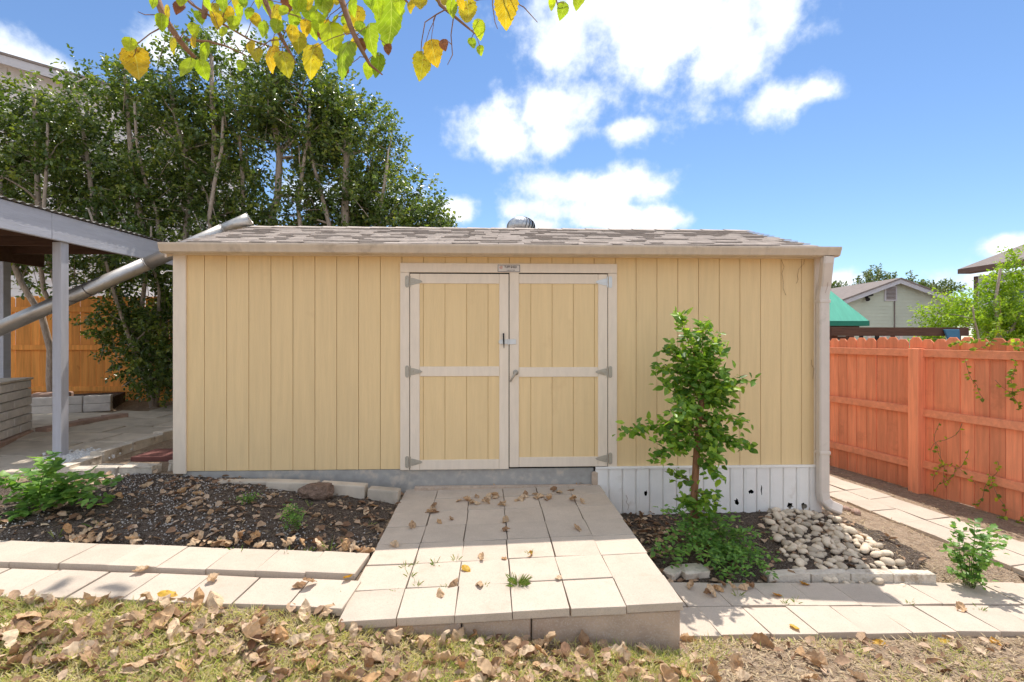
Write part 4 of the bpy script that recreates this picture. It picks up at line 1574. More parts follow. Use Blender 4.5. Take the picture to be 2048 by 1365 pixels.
# ================================================================== NEIGHBOURS
# white house beyond the cedar fence
WH = thing('white_house', 'tall white lap sided house with grey gable rake behind the evergreen trees', 'house', (-14, 13, .4))
wx1 = -10.35
b = MB()
b.prism([(-23 + 14, 0), (wx1 + 14, 0), (wx1 + 14, 7.35), (-16.5 + 14, 9.3), (-23 + 14, 7.4)], .03, 6.0, lambda p, q, t: (p, t, q))
b.build('wall', MT['whitesiding'], WH)
z = .0
rake = lambda x: 7.42 - (x - wx1) * .291 if x > -16.5 else 7.42 + 6.15 * .291
k = 0
while z < 8.9:
    xl, xr = -18.5, wx1
    # clip under the rake
    if z + .2 > 7.3:
        xr = min(xr, wx1 - (z + .2 - 7.35) / .291)
    if xr - xl > .3:
        bb = MB()
        bb.prism([(0, 0), (.024, 0), (.006, .203), (0, .203)], xl + 14, xr + 14, lambda p, q, t: (t, .03 - p - .001, z + q))
        bb.build('siding_board', MT['whitesiding'], WH)
    z += .2
for (xa, xb) in ((-16.5, -9.9), (-16.5, -23.5)):
    s = 1 if xb > xa else -1
    za, zb_ = 9.22 + .1, 9.22 + .1 - abs(xb - xa) * .291
    b = MB()
    b.prism([(xa + 14, za - .22), (xb + 14, zb_ - .22), (xb + 14, zb_), (xa + 14, za)], -.42, -.38, lambda p, q, t: (p, t, q))
    b.build('rake_board', MT['housetrim'], WH)
    b = MB()
    b.prism([(xa + 14, za - .06), (xb + 14, zb_ - .06), (xb + 14, zb_ - .01), (xa + 14, za - .01)], -.37, 6.3, lambda p, q, t: (p, t, q))
    b.build('soffit', MT['housetrim'], WH)
    b = MB()
    b.prism([(xa + 14, za + .005), (xb + 14 + s * .05, zb_ - .01), (xb + 14 + s * .05, zb_ + .05), (xa + 14, za + .065)], -.45, 6.4, lambda p, q, t: (p, t, q))
    b.build('roof', MT['roof_grey'], WH)
bx('corner_trim', wx1 + 14 - .1, wx1 + 14 + .02, -.005, .12, 0, 7.3, MT['whitesiding'], WH)

# pale green gable house
GH = thing('green_house', 'pale green gabled house with louvred vent beyond the salmon fence', 'house', (18.55, 24, -.5))
hz = lambda z: z + .5
gw, ge, ga = 3.0, hz(3.25), hz(4.30)
b = MB()
b.prism([(-gw, 0), (gw, 0), (gw, ge), (0, ga - .08), (-gw, ge)], .02, 7, lambda p, q, t: (p, t, q))
b.build('wall', MT['greensiding'], GH)
sb = MB()
z = .0
while z < ga - .25:
    half = gw if z + .17 < ge else gw * (ga - .1 - z - .17) / (ga - .1 - ge)
    if half > .1:
        sb.prism([(0, 0), (.026, 0), (.006, .168), (0, .168)], -half, half, lambda p, q, t: (t, .019 - p, z + q))
    z += .168
tag(sb.build('lap_siding', MT['greensiding'], GH), kind='stuff')
for s in (-1, 1):
    ex = s * (gw + .42)
    ez = ga - (gw + .42) * .375
    b = MB()
    b.prism([(0, ga - .20), (ex, ez - .20), (ex, ez), (0, ga)], -.36, -.32, lambda p, q, t: (p, t, q))
    b.build('rake_board', MT['housetrim'], GH)
    b = MB()
    b.prism([(0, ga + .0), (ex * 1.02, ez - .01), (ex * 1.02, ez + .06), (0, ga + .07)], -.40, 7.3, lambda p, q, t: (p, t, q))
    b.build('roof', MT['roof_grey'], GH)
vt = bx('vent', -.53, .07, -.05, .015, hz(3.28), hz(4.02), MT['housetrim'], GH)
for k in range(9):
    bx('slat', -.45, -.01, -.075, -.051, hz(3.36) + k * .066, hz(3.36) + k * .066 + .04, MT['roof_grey'], vt, 0)
bx('conduit', -.06, -.03, -.06, -.01, 0, hz(3.27), MT['roof_grey'], GH, 0)
b = MB()
b.box(-1.46, -1.36, -.09, -.01, hz(3.42), hz(3.54))
b.tube([(-1.42, -.1, hz(3.52)), (-1.30, -.28, hz(3.60))], [.05, .10], 10)
b.tube([(-1.44, -.1, hz(3.42)), (-1.50, -.26, hz(3.34))], [.05, .10], 10)
b.build('floodlight', MT['black'], GH)

# stucco house at the far right
LH = thing('grey_roof_house', 'lilac white house with brown eaves and grey roof behind the bright green tree', 'house', (20.4, 12, -.5))
MB().box(0, 9, 0, 9.85, 0, 4.7).build('wall', MT['lilac'], LH)
b = MB()
b.prism([(-.5, 4.88), (-.5, 5.06), (4.6, 7.0), (9.6, 5.06), (9.6, 4.88), (4.6, 6.82)], -.4, 10.1, lambda p, q, t: (p, t, q))
b.build('roof', MT['roof_grey'], LH)
bx('fascia', -.53, -.503, -.4, 10.1, 4.84, 5.05, MT['brownfascia'], LH)
bx('soffit', -.5, .0, -.35, 10.05, 4.84, 4.86, MT['brownfascia'], LH)
bx('corner_trim', -.03, .1, 9.7, 9.87, 0, 4.7, MT['brownfascia'], LH)
for y in (7.6, 5.4):
    w_ = bx('window', -.03, .02, y, y + 1.1, 2.6, 4.0, MT['housetrim'], LH)
    bx('pane', -.036, -.031, y + .07, y + 1.03, 2.67, 3.93, MT['glass'], w_, 0)

# swing set with a green canopy
PS = thing('play_set', 'wooden play set with a green canvas canopy roof beyond the salmon fence', 'play set', (7.0, 11.0, -.42))
q = lambda z: z + .42
ec, et = q(1.87), q(2.86)
b = MB()
b.add([(-1.6, 0, ec), (.93, 0, ec), (.93, 1.7, ec), (-1.6, 1.7, ec), (-1.0, .85, et), (.32, .85, et)], [(0, 1, 5, 4), (1, 2, 5), (2, 3, 4, 5), (3, 0, 4)])
cano = b.build('canopy', MT['greencanvas'], PS)
so = cano.modifiers.new('cloth', 'SOLIDIFY')
so.thickness = .006
b = MB()
for (x0, y0, x1, y1) in ((-1.6, -.004, .934, -.004), (.934, -.004, .934, 1.704), (.934, 1.704, -1.6, 1.704), (-1.6, 1.704, -1.6, -.004)):
    b.add([(x0, y0, ec - .105), (x1, y1, ec - .105), (x1, y1, ec + .004), (x0, y0, ec + .004)], [(0, 1, 2, 3)])
va = b.build('valance', MT['greencanvas_dark'], cano)
so = va.modifiers.new('cloth', 'SOLIDIFY')
so.thickness = .005
for x in (.17, .62, -1.3):
    for y in (.12, 1.5):
        bx('post', x - .06, x + .06, y, y + .10, 0, ec - .01, MT['brownwood'], PS)
bx('crossbar', -1.4, .75, .05, .115, ec - .15, ec - .08, MT['brownwood'], PS)
bx('platform', -1.4, .75, .0, 1.6, q(1.18), q(1.26), MT['brownwood'], PS)
SB = thing('swing_beam', 'long dark brown timber swing beam running above the salmon fence top', 'beam', (6.17, 9.6, -.42))
bx('beam', 0, 2.64, -.05, .05, q(1.535), q(1.70), MT['brownwood'], SB)
for x in (.12, 2.53):
    bx('leg', x - .06, x + .06, .06, .16, 0, q(1.69), MT['brownwood'], SB)
bx('rail', -.5, .55, .3, .36, q(1.46), q(1.53), MT['brownwood'], SB)
for k in range(6):
    bx('baluster', .9 + k * .16, .96 + k * .16, .45, .50, .0, q(1.56), MT['whitesiding'] if k % 2 else MT['black'], SB)
b = MB()
b.add([(2.12, -.10, q(1.66)), (2.42, -.10, q(1.66)), (2.38, -.16, q(1.42)), (2.17, -.16, q(1.42)), (2.12, -.06, q(1.66)), (2.42, -.06, q(1.66)), (2.38, -.11, q(1.42)), (2.17, -.11, q(1.42))],
      [(0, 1, 2, 3), (7, 6, 5, 4), (0, 4, 5, 1), (1, 5, 6, 2), (2, 6, 7, 3), (3, 7, 4, 0)])
b.build('bucket_swing', MT['blue'], SB, .01)

# ================================================================== VEGETATION


def limb_path(a, b, sag, r, n=6, wob=.06):
    a, b = Vector(a), Vector(b)
    pts = []
    L_ = (b - a).length
    o1, o2 = r.uniform(0, 99), r.uniform(0, 99)
    for i in range(n + 1):
        t = i / n
        p = a.lerp(b, t)
        p.z += sag * math.sin(math.pi * t) * L_
        w = wob * L_ * math.sin(math.pi * min(1, t * 1.1))
        p.x += mnoise.noise(Vector((t * 2.3, o1, 0))) * w
        p.y += mnoise.noise(Vector((t * 2.3, o2, 5))) * w
        pts.append(p)
    return pts


def foliage(blobs, nclus, per, L_, W_, seed, rough=1.3, gap=-.12, shell=.42, twig=.26, mesh_name='crown', m=None, up=.5, freq=1.1):
    """leaf sprays spread through uneven ellipsoids; noise carves gaps"""
    rs = np.random.RandomState(seed)
    vol = np.array([bb[3] * bb[4] * bb[5] for bb in blobs]) ** .75
    vol /= vol.sum()
    cs, ds = [], []
    tries = 0
    while len(cs) < nclus and tries < nclus * 8:
        tries += 1
        bb = blobs[rs.choice(len(blobs), p=vol)]
        d = rs.normal(size=3)
        d /= np.linalg.norm(d)
        rr = rs.rand() ** shell
        wob = 1 + .28 * mnoise.noise(Vector(d) * 2.2 + Vector((bb[0], bb[1], seed)))
        p = np.array(bb[:3]) + d * rr * wob * np.array(bb[3:6])
        if mnoise.noise(Vector(p) * freq + Vector((seed * 1.7, 0, 0))) < gap:
            continue
        if p[2] < .45:
            continue
        cs.append(p)
        ds.append(d)
    cs, ds = np.array(cs), np.array(ds)
    n = len(cs)
    tw = norm(ds * .8 + np.array([0, 0, up]) + rs.normal(size=(n, 3)) * .5)
    P, D, Nn, pick, LL = [], [], [], [], []
    cp = rs.rand(n)
    for k in range(per):
        t = (k + .5) / per
        az = k * 2.4 + rs.rand(n) * 6.28
        side = norm(np.cross(tw, rs.normal(size=(n, 3))))
        P.append(cs + tw * twig * (t - .3) + rs.normal(size=(n, 3)) * .02)
        D.append(norm(tw * .55 + side * .9 + np.array([0, 0, -.08])))
        Nn.append(norm(np.array([0, 0, 1.0]) + rs.normal(size=(n, 3)) * .55 + ds * .35))
        LL.append(L_ * rs.uniform(.65, 1.15, n))
        pick.append(np.clip(cp * .55 + rs.rand(n) * .35 + t * .15 + .25 * (rs.rand(n) > .93), 0, 1))
    P, D, Nn = np.concatenate(P), np.concatenate(D), np.concatenate(Nn)
    LL, pick = np.concatenate(LL), np.concatenate(pick)
    V, F = leaf_cloud(P, D, Nn, LL, LL * W_ / L_, .3, .05)
    return big_mesh(mesh_name, V, F, m, np.repeat(pick, 2)), cs, tw


def tree(name, label, group, base, stems, blobs, nclus, per, L_, W_, m, seed, bark=None, twig=.26, gap=-.12, rad=.05, limbs=26, shell=.42, freq=1.1):
    r = random.Random(seed)
    t = thing(name, label, 'tree', (0, 0, 0), 0, group)
    me, cs, tw = foliage(blobs, nclus, per, L_, W_, seed, m=m, twig=twig, gap=gap, shell=shell, freq=freq)
    cr = obj('crown', me, t)
    tag(cr, kind='stuff')
    b = MB()
    nodes = []
    for (x, y, z, rr) in stems:
        rr *= 1.25
        pts = limb_path(base, (x, y - .45, z), 0, r, 9, .10)
        n = len(pts)
        b.tube(pts, [rr * (1 - .62 * i / (n - 1)) for i in range(n)], 8)
        nodes += [(p, rr * (1 - .62 * i / (n - 1))) for i, p in enumerate(pts) if i >= 3]
    idx = list(range(len(cs)))
    r.shuffle(idx)
    for k in idx[:limbs]:
        c = Vector(cs[k])
        cand = [q for q in nodes if q[0].z < c.z - .1] or nodes
        p, rr = min(cand, key=lambda q: (q[0] - c).length)
        pts = limb_path(p, c, .04, r, 6, .12)
        b.tube(pts, [max(.004, rr * .55 * (1 - .8 * i / 6)) for i in range(7)], 6)
    for k in idx[limbs:limbs * 6]:
        c = Vector(cs[k])
        d = Vector(tw[k])
        b.tube([c - d * twig * 1.3, c, c + d * twig * .6], [.006, .004, .002], 4)
    b.build('trunk', bark or MT['bark'], t, smooth=True)
    return t


G = 'evergreen trees behind the shed and patio'
EV = dict(L_=.072, W_=.021, m=MT['hedge'], gap=-.04, freq=1.7, limbs=34)
tree('evergreen_tree', 'bushy evergreen tree over the patio cover roof beside the white house', G, (-7.35, 7.95, .3),
     [(-7.9, 7.8, 4.9, .045), (-7.2, 7.9, 5.2, .05), (-6.7, 7.6, 4.6, .035)],
     [(-7.5, 7.8, 4.35, 1.25, .9, 1.25), (-8.6, 7.9, 4.1, 1.0, .8, 1.3), (-7.2, 7.8, 3.0, .9, .6, .8)], 2100, 13, seed=1, **EV)
tree('evergreen_tree', 'dark leafed evergreen with clustered stems rising from the soil beside the terrace', G, (-5.9, 8.15, .3),
     [(-6.6, 7.9, 5.3, .045), (-6.0, 8.1, 5.8, .05), (-5.6, 7.8, 5.0, .035), (-6.2, 7.7, 3.4, .03), (-5.5, 8.0, 3.2, .03)],
     [(-6.2, 7.9, 4.6, 1.15, .9, 1.35), (-5.9, 7.9, 3.2, 1.0, .7, .9), (-5.75, 8.0, 1.55, .85, .55, 1.05), (-6.55, 8.0, 2.1, .55, .5, .6), (-5.45, 7.95, 1.35, .75, .5, .95), (-5.3, 7.9, 2.2, .8, .5, .8)], 2350, 13, seed=2, **dict(EV, gap=-.12))
tree('evergreen_tree', 'evergreen with a pale forked trunk beside the end of the metal duct', G, (-4.95, 8.15, .3),
     [(-5.3, 8.1, 5.6, .055), (-4.7, 8.2, 5.9, .06), (-4.4, 8.0, 4.9, .04)],
     [(-5.0, 8.1, 5.15, 1.15, .95, 1.35), (-5.1, 8.0, 3.7, 1.1, .8, .9), (-4.45, 8.15, 1.7, .95, .5, 1.15), (-4.5, 7.95, 1.4, .8, .45, .9), (-4.6, 7.95, 2.4, .8, .5, .8)], 2250, 13, seed=3, **dict(EV, gap=-.12))
tree('evergreen_tree', 'tall evergreen with a straight pale trunk behind the shed roof', G, (-3.85, 8.45, .3),
     [(-3.85, 8.4, 5.6, .075), (-3.2, 8.3, 5.2, .045), (-4.4, 8.3, 5.2, .045)],
     [(-4.0, 8.3, 5.35, 1.25, 1.0, 1.15), (-3.4, 8.3, 5.1, .95, .9, .95), (-3.9, 8.3, 3.7, 1.1, .75, .8)], 1600, 13, seed=4, **EV)
tree('evergreen_tree', 'broad evergreen with yellowish leaf tips spreading low behind the shed ridge', G, (-2.75, 8.6, .3),
     [(-2.7, 8.5, 5.0, .085), (-2.0, 8.4, 4.3, .05), (-3.3, 8.4, 4.9, .05)],
     [(-2.75, 8.45, 4.75, .95, .9, .9), (-2.2, 8.45, 3.75, 1.05, .85, .75), (-1.7, 8.45, 3.25, .75, .7, .55), (-3.0, 8.4, 3.5, .9, .7, .7), (-1.35, 8.45, 3.05, .45, .5, .4)], 1900, 13, seed=5, **dict(EV, gap=-.22))

tree('bright_tree', 'bright yellow green feathery tree growing beyond the salmon fence', 'trees beyond the salmon fence', (10.6, 11.2, -.4),
     [(10.6, 11.2, 3.0, .05), (11.3, 11.2, 2.6, .04), (9.9, 11.1, 2.2, .035)],
     [(10.75, 11.2, 1.95, .75, .7, .75), (11.6, 11.2, 1.9, .9, .8, .85), (9.75, 11.1, 1.75, .55, .5, .70), (10.95, 11.1, 2.65, .32, .3, .45), (11.15, 11.1, 3.15, .14, .14, .6), (11.6, 11.1, 2.7, .3, .3, .4), (10.3, 11, .9, 1.6, .8, .8)], 1600, 13, .085, .018, MT['pecan'], 8, twig=.30, gap=-.16, limbs=16)
for k, (x, z, rx, rz, lab) in enumerate(((27.0, 4.6, 2.4, 1.9, 'rounded grey green tree rising behind the green house ridge'), (30.8, 4.1, 2.0, 1.5, 'thin topped tree behind the right roof slope of the green house'),
                                         (22.6, 4.2, 1.5, 1.2, 'small tree crown peeking over the left roof slope of the green house'))):
    tree('far_tree', lab, 'trees beyond the salmon fence', (x, 36, -.4), [(x, 36, z + .5, .12), (x + .8, 36, z, .07)],
         [(x, 36, z, rx, 1.6, rz), (x + rx * .6, 36, z - .8, rx * .7, 1.4, rz * .7), (x - rx * .6, 36, z - .9, rx * .7, 1.4, rz * .6)], 1000, 10, .20, .06, MT['fartree'], 30 + k, twig=.5, limbs=10, gap=-.1, freq=.6)

# ---------------------------------------------------------------- mulberry branches hanging in from above
MUL = thing('mulberry_tree', 'mulberry branches with large yellow green leaves hanging into view overhead', 'tree', (0, 0, 0))
wood = MB()
bark_pts = [(-2.6, -2.6, -.1), (-2.55, -2.5, 1.2), (-2.35, -2.2, 2.4), (-1.9, -1.2, 3.3), (-1.35, .2, 3.5), (-1.0, 1.3, 3.35), (-.7, 1.75, 3.15)]
wood.tube(bark_pts, [.17, .14, .12, .08, .055, .04, .03], 10)
BR = [
    ([(250, -130), (300, -40), (328, 35), (358, 80), (378, 104), (390, 115)], 1.72, [.014, .012, .011, .0095, .008, .006]),
    ([(372, 80), (420, 84), (450, 92), (490, 110)], 1.74, [.005, .0042, .0035, .002]),
    ([(430, -130), (415, -20), (410, 20), (408, 35)], 1.78, [.012, .011, .010, .008]),
    ([(330, -40), (385, 10), (440, 45), (500, 80), (560, 100)], 1.80, [.005, .0045, .004, .003, .0015]),
    ([(490, -120), (525, -10), (548, 45), (565, 80), (585, 115), (592, 128)], 1.66, [.010, .009, .007, .006, .004, .002]),
    ([(610, -130), (680, -10), (700, 50), (715, 85), (740, 130), (765, 150)], 1.60, [.013, .011, .009, .0075, .005, .002]),
    ([(840, -110), (880, 10), (905, 30), (935, 55), (955, 72)], 1.62, [.008, .006, .005, .0035, .0015]),
    ([(890, 20), (872, 30), (850, 45), (843, 85), (842, 105)], 1.62, [.0022, .0022, .0018, .0016, .0012]),
    ([(907, 35), (902, 70), (905, 110), (895, 130)], 1.62, [.002, .0018, .0016, .001]),
    ([(1000, -100), (1030, 5), (1048, 15), (1075, 45)], 1.64, [.004, .002, .0018, .001]),
    ([(985, -60), (985, 10), (990, 45), (995, 58)], 1.66, [.003, .0018, .0015, .001]),
    ([(1090, -100), (1110, -10), (1115, 10)], 1.7, [.004, .003, .002]),
    ([(318, 58), (300, 68), (275, 88), (270, 108), (262, 120)], 1.72, [.0025, .002, .0018, .0015, .001]),
    ([(330, 25), (310, 30), (290, 30), (276, 24)], 1.72, [.0022, .0018, .0015, .001]),
    ([(740, -60), (800, -10), (815, 5)], 1.58, [.006, .004, .003])]
nodes = []
for pts, Y, rr in BR:
    P3 = [at(px, py, Y + .03 * math.sin(i * 1.7)) for i, (px, py) in enumerate(pts)]
    wood.tube(P3, rr, 7)
    if pts[0][1] < -50:      # tie the branch to the limb overhead
        near = min((Vector(q) for q in bark_pts[4:]), key=lambda q: (q - P3[0]).length)
        wood.tube(limb_path(near, P3[0], .05, rnd, 6, .05), [rr[0] * 1.5] * 3 + [rr[0] * 1.2] * 4, 7)
    for i in range(len(P3) - 1):
        for k in range(6):
            nodes.append(P3[i].lerp(P3[i + 1], k / 6))


def mul_w(t):
    return .40 * (math.sin(math.pi * min(1, t ** .62)) ** .75) * (1 - .25 * t) if 0 < t < 1 else .012


MULV = {}
for key in ('mul_green', 'mul_yellow', 'mul_brown'):
    MULV[key] = [leaf_mesh('mulberry_leaf', MT[key], mul_w, 16, 6, .06, .22, cu, 0, .05, s, .16) for s, cu in ((1, .5), (2, -.4), (3, .9))]
ML = [(88, 205, 30, 'g'), (120, 288, 58, 'y'), (208, 97, 26, 'g'), (255, 195, 24, 'y'), (327, 305, 38, 'g'), (388, 295, 32, 'g'), (400, 235, 36, 'g'), (290, 40, 25, 'b'), (375, 80, 22, 'g'), (445, 95, 25, 'y'), (470, 95, 30, 'y'),
      (523, 115, 30, 'g'), (470, 20, 28, 'g'), (590, 205, 24, 'y'), (618, 240, 28, 'y'), (550, 280, 20, 'g'), (668, 250, 42, 'y'), (735, 275, 42, 'y'), (788, 183, 35, 'y'), (832, 265, 50, 'y'), (870, 260, 45, 'y'), (890, 25, 45, 'g'), (945, 95, 20, 'g'),
      (935, 170, 55, 'g'), (970, 260, 60, 'g'), (1025, 190, 20, 'y'), (1030, 80, 40, 'y'), (1090, 175, 50, 'g'), (1170, 110, 85, 'g'), (1075, 300, 26, 'g'), (1115, 280, 36, 'g'), (1165, 215, 20, 'b'), (1260, 25, 35, 'y'), (1300, 30, 35, 'y'), (1385, 20, 45, 'y'),
      (1465, 10, 25, 'y'), (1500, 75, 45, 'y'), (1545, 125, 30, 'g'), (1515, 190, 20, 'g'), (1548, 215, 18, 'g'), (1355, 230, 45, 'y'), (1303, 285, 45, 'y'), (1397, 195, 22, 'b'), (1655, 40, 56, 'y'), (1890, 50, 28, 'g'), (1850, 20, 20, 'g'), (1955, 15, 28, 'g'),
      (690, 70, 35, 'y'), (620, 10, 22, 'g'), (740, 20, 26, 'b'), (790, 40, 34, 'g'), (840, 70, 38, 'g'), (760, 150, 28, 'y'), (850, 130, 30, 'g'), (880, 150, 16, 'b'), (1060, 190, 22, 'b'), (910, 60, 30, 'g'), (960, 20, 26, 'y'), (1010, 30, 30, 'g'), (580, 60, 22, 'g'), (430, 50, 26, 'y'),
      (660, 30, 26, 'g'), (560, 20, 20, 'g'), (1085, 10, 26, 'g'), (830, 15, 30, 'y'), (990, 310, 16, 'b'), (350, 180, 24, 'y'), (500, 60, 22, 'y'), (725, 60, 22, 'g'),
      (300, 10, 26, 'g'), (180, 15, 20, 'g'), (240, 60, 24, 'y'), (400, 10, 30, 'g'), (545, 60, 26, 'g'), (610, 95, 26, 'y'), (640, 130, 24, 'g'), (700, 130, 30, 'g'), (765, 90, 30, 'g'), (815, 120, 26, 'y'), (870, 90, 30, 'g'), (905, 120, 24, 'y'), (985, 90, 30, 'g'), (1000, 140, 26, 'y'), (1050, 130, 26, 'g'), (1120, 40, 36, 'g'), (1210, 20, 30, 'g'), (1430, 40, 26, 'g'), (690, 190, 24, 'y'), (520, 20, 26, 'y'), (770, 10, 30, 'g'), (870, 10, 34, 'g'), (930, 30, 30, 'y'), (350, 130, 24, 'g'), (480, 150, 22, 'g')]
r9 = random.Random(9)
for i, (cx_, cy_, s, kd) in enumerate(ML):
    px, py = 220 + cx_ / 2.09, cy_ / 2.09
    Y = 1.68 + r9.uniform(-.12, .12)
    Ln = 2.5 * s / 2.09 / FPX * Y * 1.0
    c = at(px, py, Y)
    top = c + Vector((r9.uniform(-.15, .15) * Ln, 0, Ln * .5))
    key = {'g': 'mul_green', 'y': 'mul_yellow', 'b': 'mul_brown'}[kd]
    # blade +X hangs down (-Z), normal towards / away from the viewer
    hang = Vector((c - top) * 2 + Vector((0, r9.uniform(-.35, .35) * Ln, 0))).normalized()
    nrm = Vector((r9.uniform(-.7, .7), -1 if r9.random() < .5 else 1, r9.uniform(-.2, .5)))
    sx = hang
    sy = nrm.cross(sx).normalized()
    szv = sx.cross(sy)
    o = obj('leaf', r9.choice(MULV[key]), MUL)
    k = 1.0
    o.matrix_world = Matrix(((sx.x * Ln, sy.x * Ln * k, szv.x * Ln, top.x), (sx.y * Ln, sy.y * Ln * k, szv.y * Ln, top.y), (sx.z * Ln, sy.z * Ln * k, szv.z * Ln, top.z), (0, 0, 0, 1)))
    nd = min(nodes, key=lambda q: (q - top).length + .15 * max(0, top.z - q.z))
    wood.tube(limb_path(nd, top, .10, r9, 4, .12), [.0016, .0014, .0012, .0011, .001], 5)
# one high limb reaching over the shed: its leaves throw the soft blotches on the left path
hi = [Vector(p) for p in ((-1.9, -1.2, 3.3), (-2.0, .8, 4.7), (-2.0, 2.8, 5.6), (-1.85, 4.4, 5.9), (-1.75, 5.6, 5.85))]
wood.tube(hi, [.07, .055, .04, .022, .008], 8)
for i in range(13):
    c = hi[3].lerp(hi[4], r9.random()) + Vector((r9.uniform(-.45, .45), r9.uniform(-.35, .35), r9.uniform(-.25, .1)))
    nd = min((hi[3].lerp(hi[4], q / 8) for q in range(9)), key=lambda q: (q - c).length)
    wood.tube(limb_path(nd, c, .08, r9, 3, .1), [.004, .003, .002, .0015], 5)
    o = obj('leaf', r9.choice(MULV['mul_green']), MUL, c, (r9.uniform(-.4, .4), r9.uniform(.1, .8), r9.uniform(0, 6.28)), (.15, .15, .15))
wood.build('branches', MT['twig'], MUL, smooth=True)

# ---------------------------------------------------------------- sapling before the skirting
SAPL = thing('sapling', 'slender young tree with reddish trunk and glossy leaves in front of the white skirting', 'tree', (0, 0, 0))
sY = 4.1
tp = [at(*p, sY) for p in ((1402, 1105), (1390, 1060), (1388, 1000), (1392, 930), (1396, 860), (1404, 800), (1410, 770), (1400, 725), (1385, 690))]
trunk = MB()
trunk.tube(tp, [.052, .036, .030, .028, .025, .022, .016, .008, .003], 10)
for dx in (-.05, .06, .02):
    trunk.tube([tp[0] + Vector((dx * 1.6, -.03, -.03)), tp[0] + Vector((dx * .6, -.01, .06)), tp[1] + Vector((dx * .2, 0, .05))], [.02, .022, .016], 8)
sap_b = [((1400, 760), (1345, 632)), ((1404, 775), (1392, 645)), ((1404, 775), (1440, 668)), ((1405, 790), (1495, 762)), ((1400, 810), (1478, 790)), ((1398, 840), (1478, 838)), ((1396, 870), (1482, 890)), ((1396, 850), (1256, 872)),
         ((1394, 880), (1300, 915)), ((1402, 790), (1328, 775)), ((1402, 770), (1325, 735)), ((1404, 765), (1340, 700)), ((1404, 760), (1425, 705)), ((1400, 820), (1335, 830)), ((1396, 860), (1450, 872)), ((1394, 890), (1445, 930)), ((1392, 905), (1420, 945)),
         ((1390, 970), (1350, 955)), ((1390, 985), (1422, 990)), ((1388, 1010), (1362, 1000)), ((1400, 800), (1440, 760)), ((1402, 780), (1370, 740)), ((1398, 830), (1365, 845)), ((1400, 790), (1425, 815)), ((1404, 775), (1450, 740)),
         ((1398, 825), (1340, 800)), ((1400, 805), (1385, 720)), ((1388, 1000), (1420, 1020)), ((1396, 845), (1420, 900)), ((1400, 770), (1410, 690)),
         ((1402, 775), (1355, 690)), ((1400, 785), (1345, 755)), ((1400, 790), (1450, 790)), ((1400, 800), (1460, 810)), ((1398, 815), (1350, 815)), ((1396, 850), (1345, 865)), ((1398, 830), (1440, 850)), ((1404, 765), (1375, 700)), ((1404, 765), (1430, 730)), ((1396, 875), (1360, 890)), ((1394, 880), (1430, 900)), ((1402, 780), (1435, 775)), ((1400, 800), (1365, 790)), ((1396, 860), (1310, 880)), ((1398, 835), (1455, 885))]
sap_w = lambda t: .27 * math.sin(math.pi * t ** .85) ** .9 + .008
SAPM = [leaf_mesh('leaf', MT['sapleaf'], sap_w, 5, 2, 0, .25, cu, 0, .02, s) for s, cu in ((1, .5), (2, -.6), (3, .2))]
r10 = random.Random(21)


def put_leaf(me, parent, base, d, n, Ln, wid=1.0, name='leaf'):
    sx = Vector(d).normalized()
    sy = Vector(n).cross(sx)
    if sy.length < 1e-3:
        sy = Vector((0, 1, 0)).cross(sx)
    sy.normalize()
    szv = sx.cross(sy)
    o = obj(name, me, parent)
    o.matrix_world = Matrix(((sx.x * Ln, sy.x * Ln * wid, szv.x * Ln, base.x), (sx.y * Ln, sy.y * Ln * wid, szv.y * Ln, base.y), (sx.z * Ln, sy.z * Ln * wid, szv.z * Ln, base.z), (0, 0, 0, 1)))
    return o


cnt = 0
ext = dict(P=[], D=[], N=[], L=[])
for (a, e) in sap_b:
    pa = at(a[0], a[1], sY)
    dy = r10.uniform(-.22, .22)
    pe = at(e[0], e[1], sY + dy * .0)
    pe.y += dy
    pts = limb_path(pa, pe, .06, r10, 7, .06)
    trunk.tube(pts, [.006, .005, .0045, .004, .0035, .003, .002, .0012], 6)
    n = max(8, int((pe - pa).length / .026))
    for k in range(n):
        t = .18 + .82 * k / (n - 1)
        i = min(6, int(t * 7))
        p = pts[i].lerp(pts[i + 1], t * 7 - i)
        ax = (pts[i + 1] - pts[i]).normalized()
        sd = ax.cross(Vector((0, 0, 1))).normalized() * (1 if k % 2 else -1)
        d = ax * .5 + sd * .8 + Vector((r10.uniform(-.4, .4), r10.uniform(-.4, .4), r10.uniform(-.5, .25)))
        nn = Vector((r10.uniform(-.5, .5), r10.uniform(-1.5, .0), 1))
        Ln = r10.uniform(.065, .10)
        if cnt < 300:
            put_leaf(SAPM[cnt % 3], SAPL, p, d, nn, Ln)
            cnt += 1
        else:
            ext['P'].append(p); ext['D'].append(d); ext['N'].append(nn); ext['L'].append(Ln)
        # filler leaf just inside the spray
        for q in range(4):
            p2 = p + Vector((r10.gauss(0, .03), r10.gauss(0, .05), r10.gauss(0, .03)))
            ext['P'].append(p2); ext['D'].append(Vector((r10.gauss(0, 1), r10.gauss(0, 1), r10.gauss(-.2, .6)))); ext['N'].append(Vector((r10.gauss(0, .5), r10.gauss(-.8, .6), 1))); ext['L'].append(r10.uniform(.05, .085))
trunk.build('trunk', MT['bark_red'], SAPL, smooth=True)
V, F = leaf_cloud(np.array([tuple(p) for p in ext['P']]), np.array([tuple(p) for p in ext['D']]), np.array([tuple(p) for p in ext['N']]), np.array(ext['L']), np.array(ext['L']) * .26, .3)
tag(obj('small_leaves', big_mesh('small_leaves', V, F, MT['sapfol'], np.repeat(nrs.rand(len(ext['L'])), 2)), SAPL), kind='stuff')


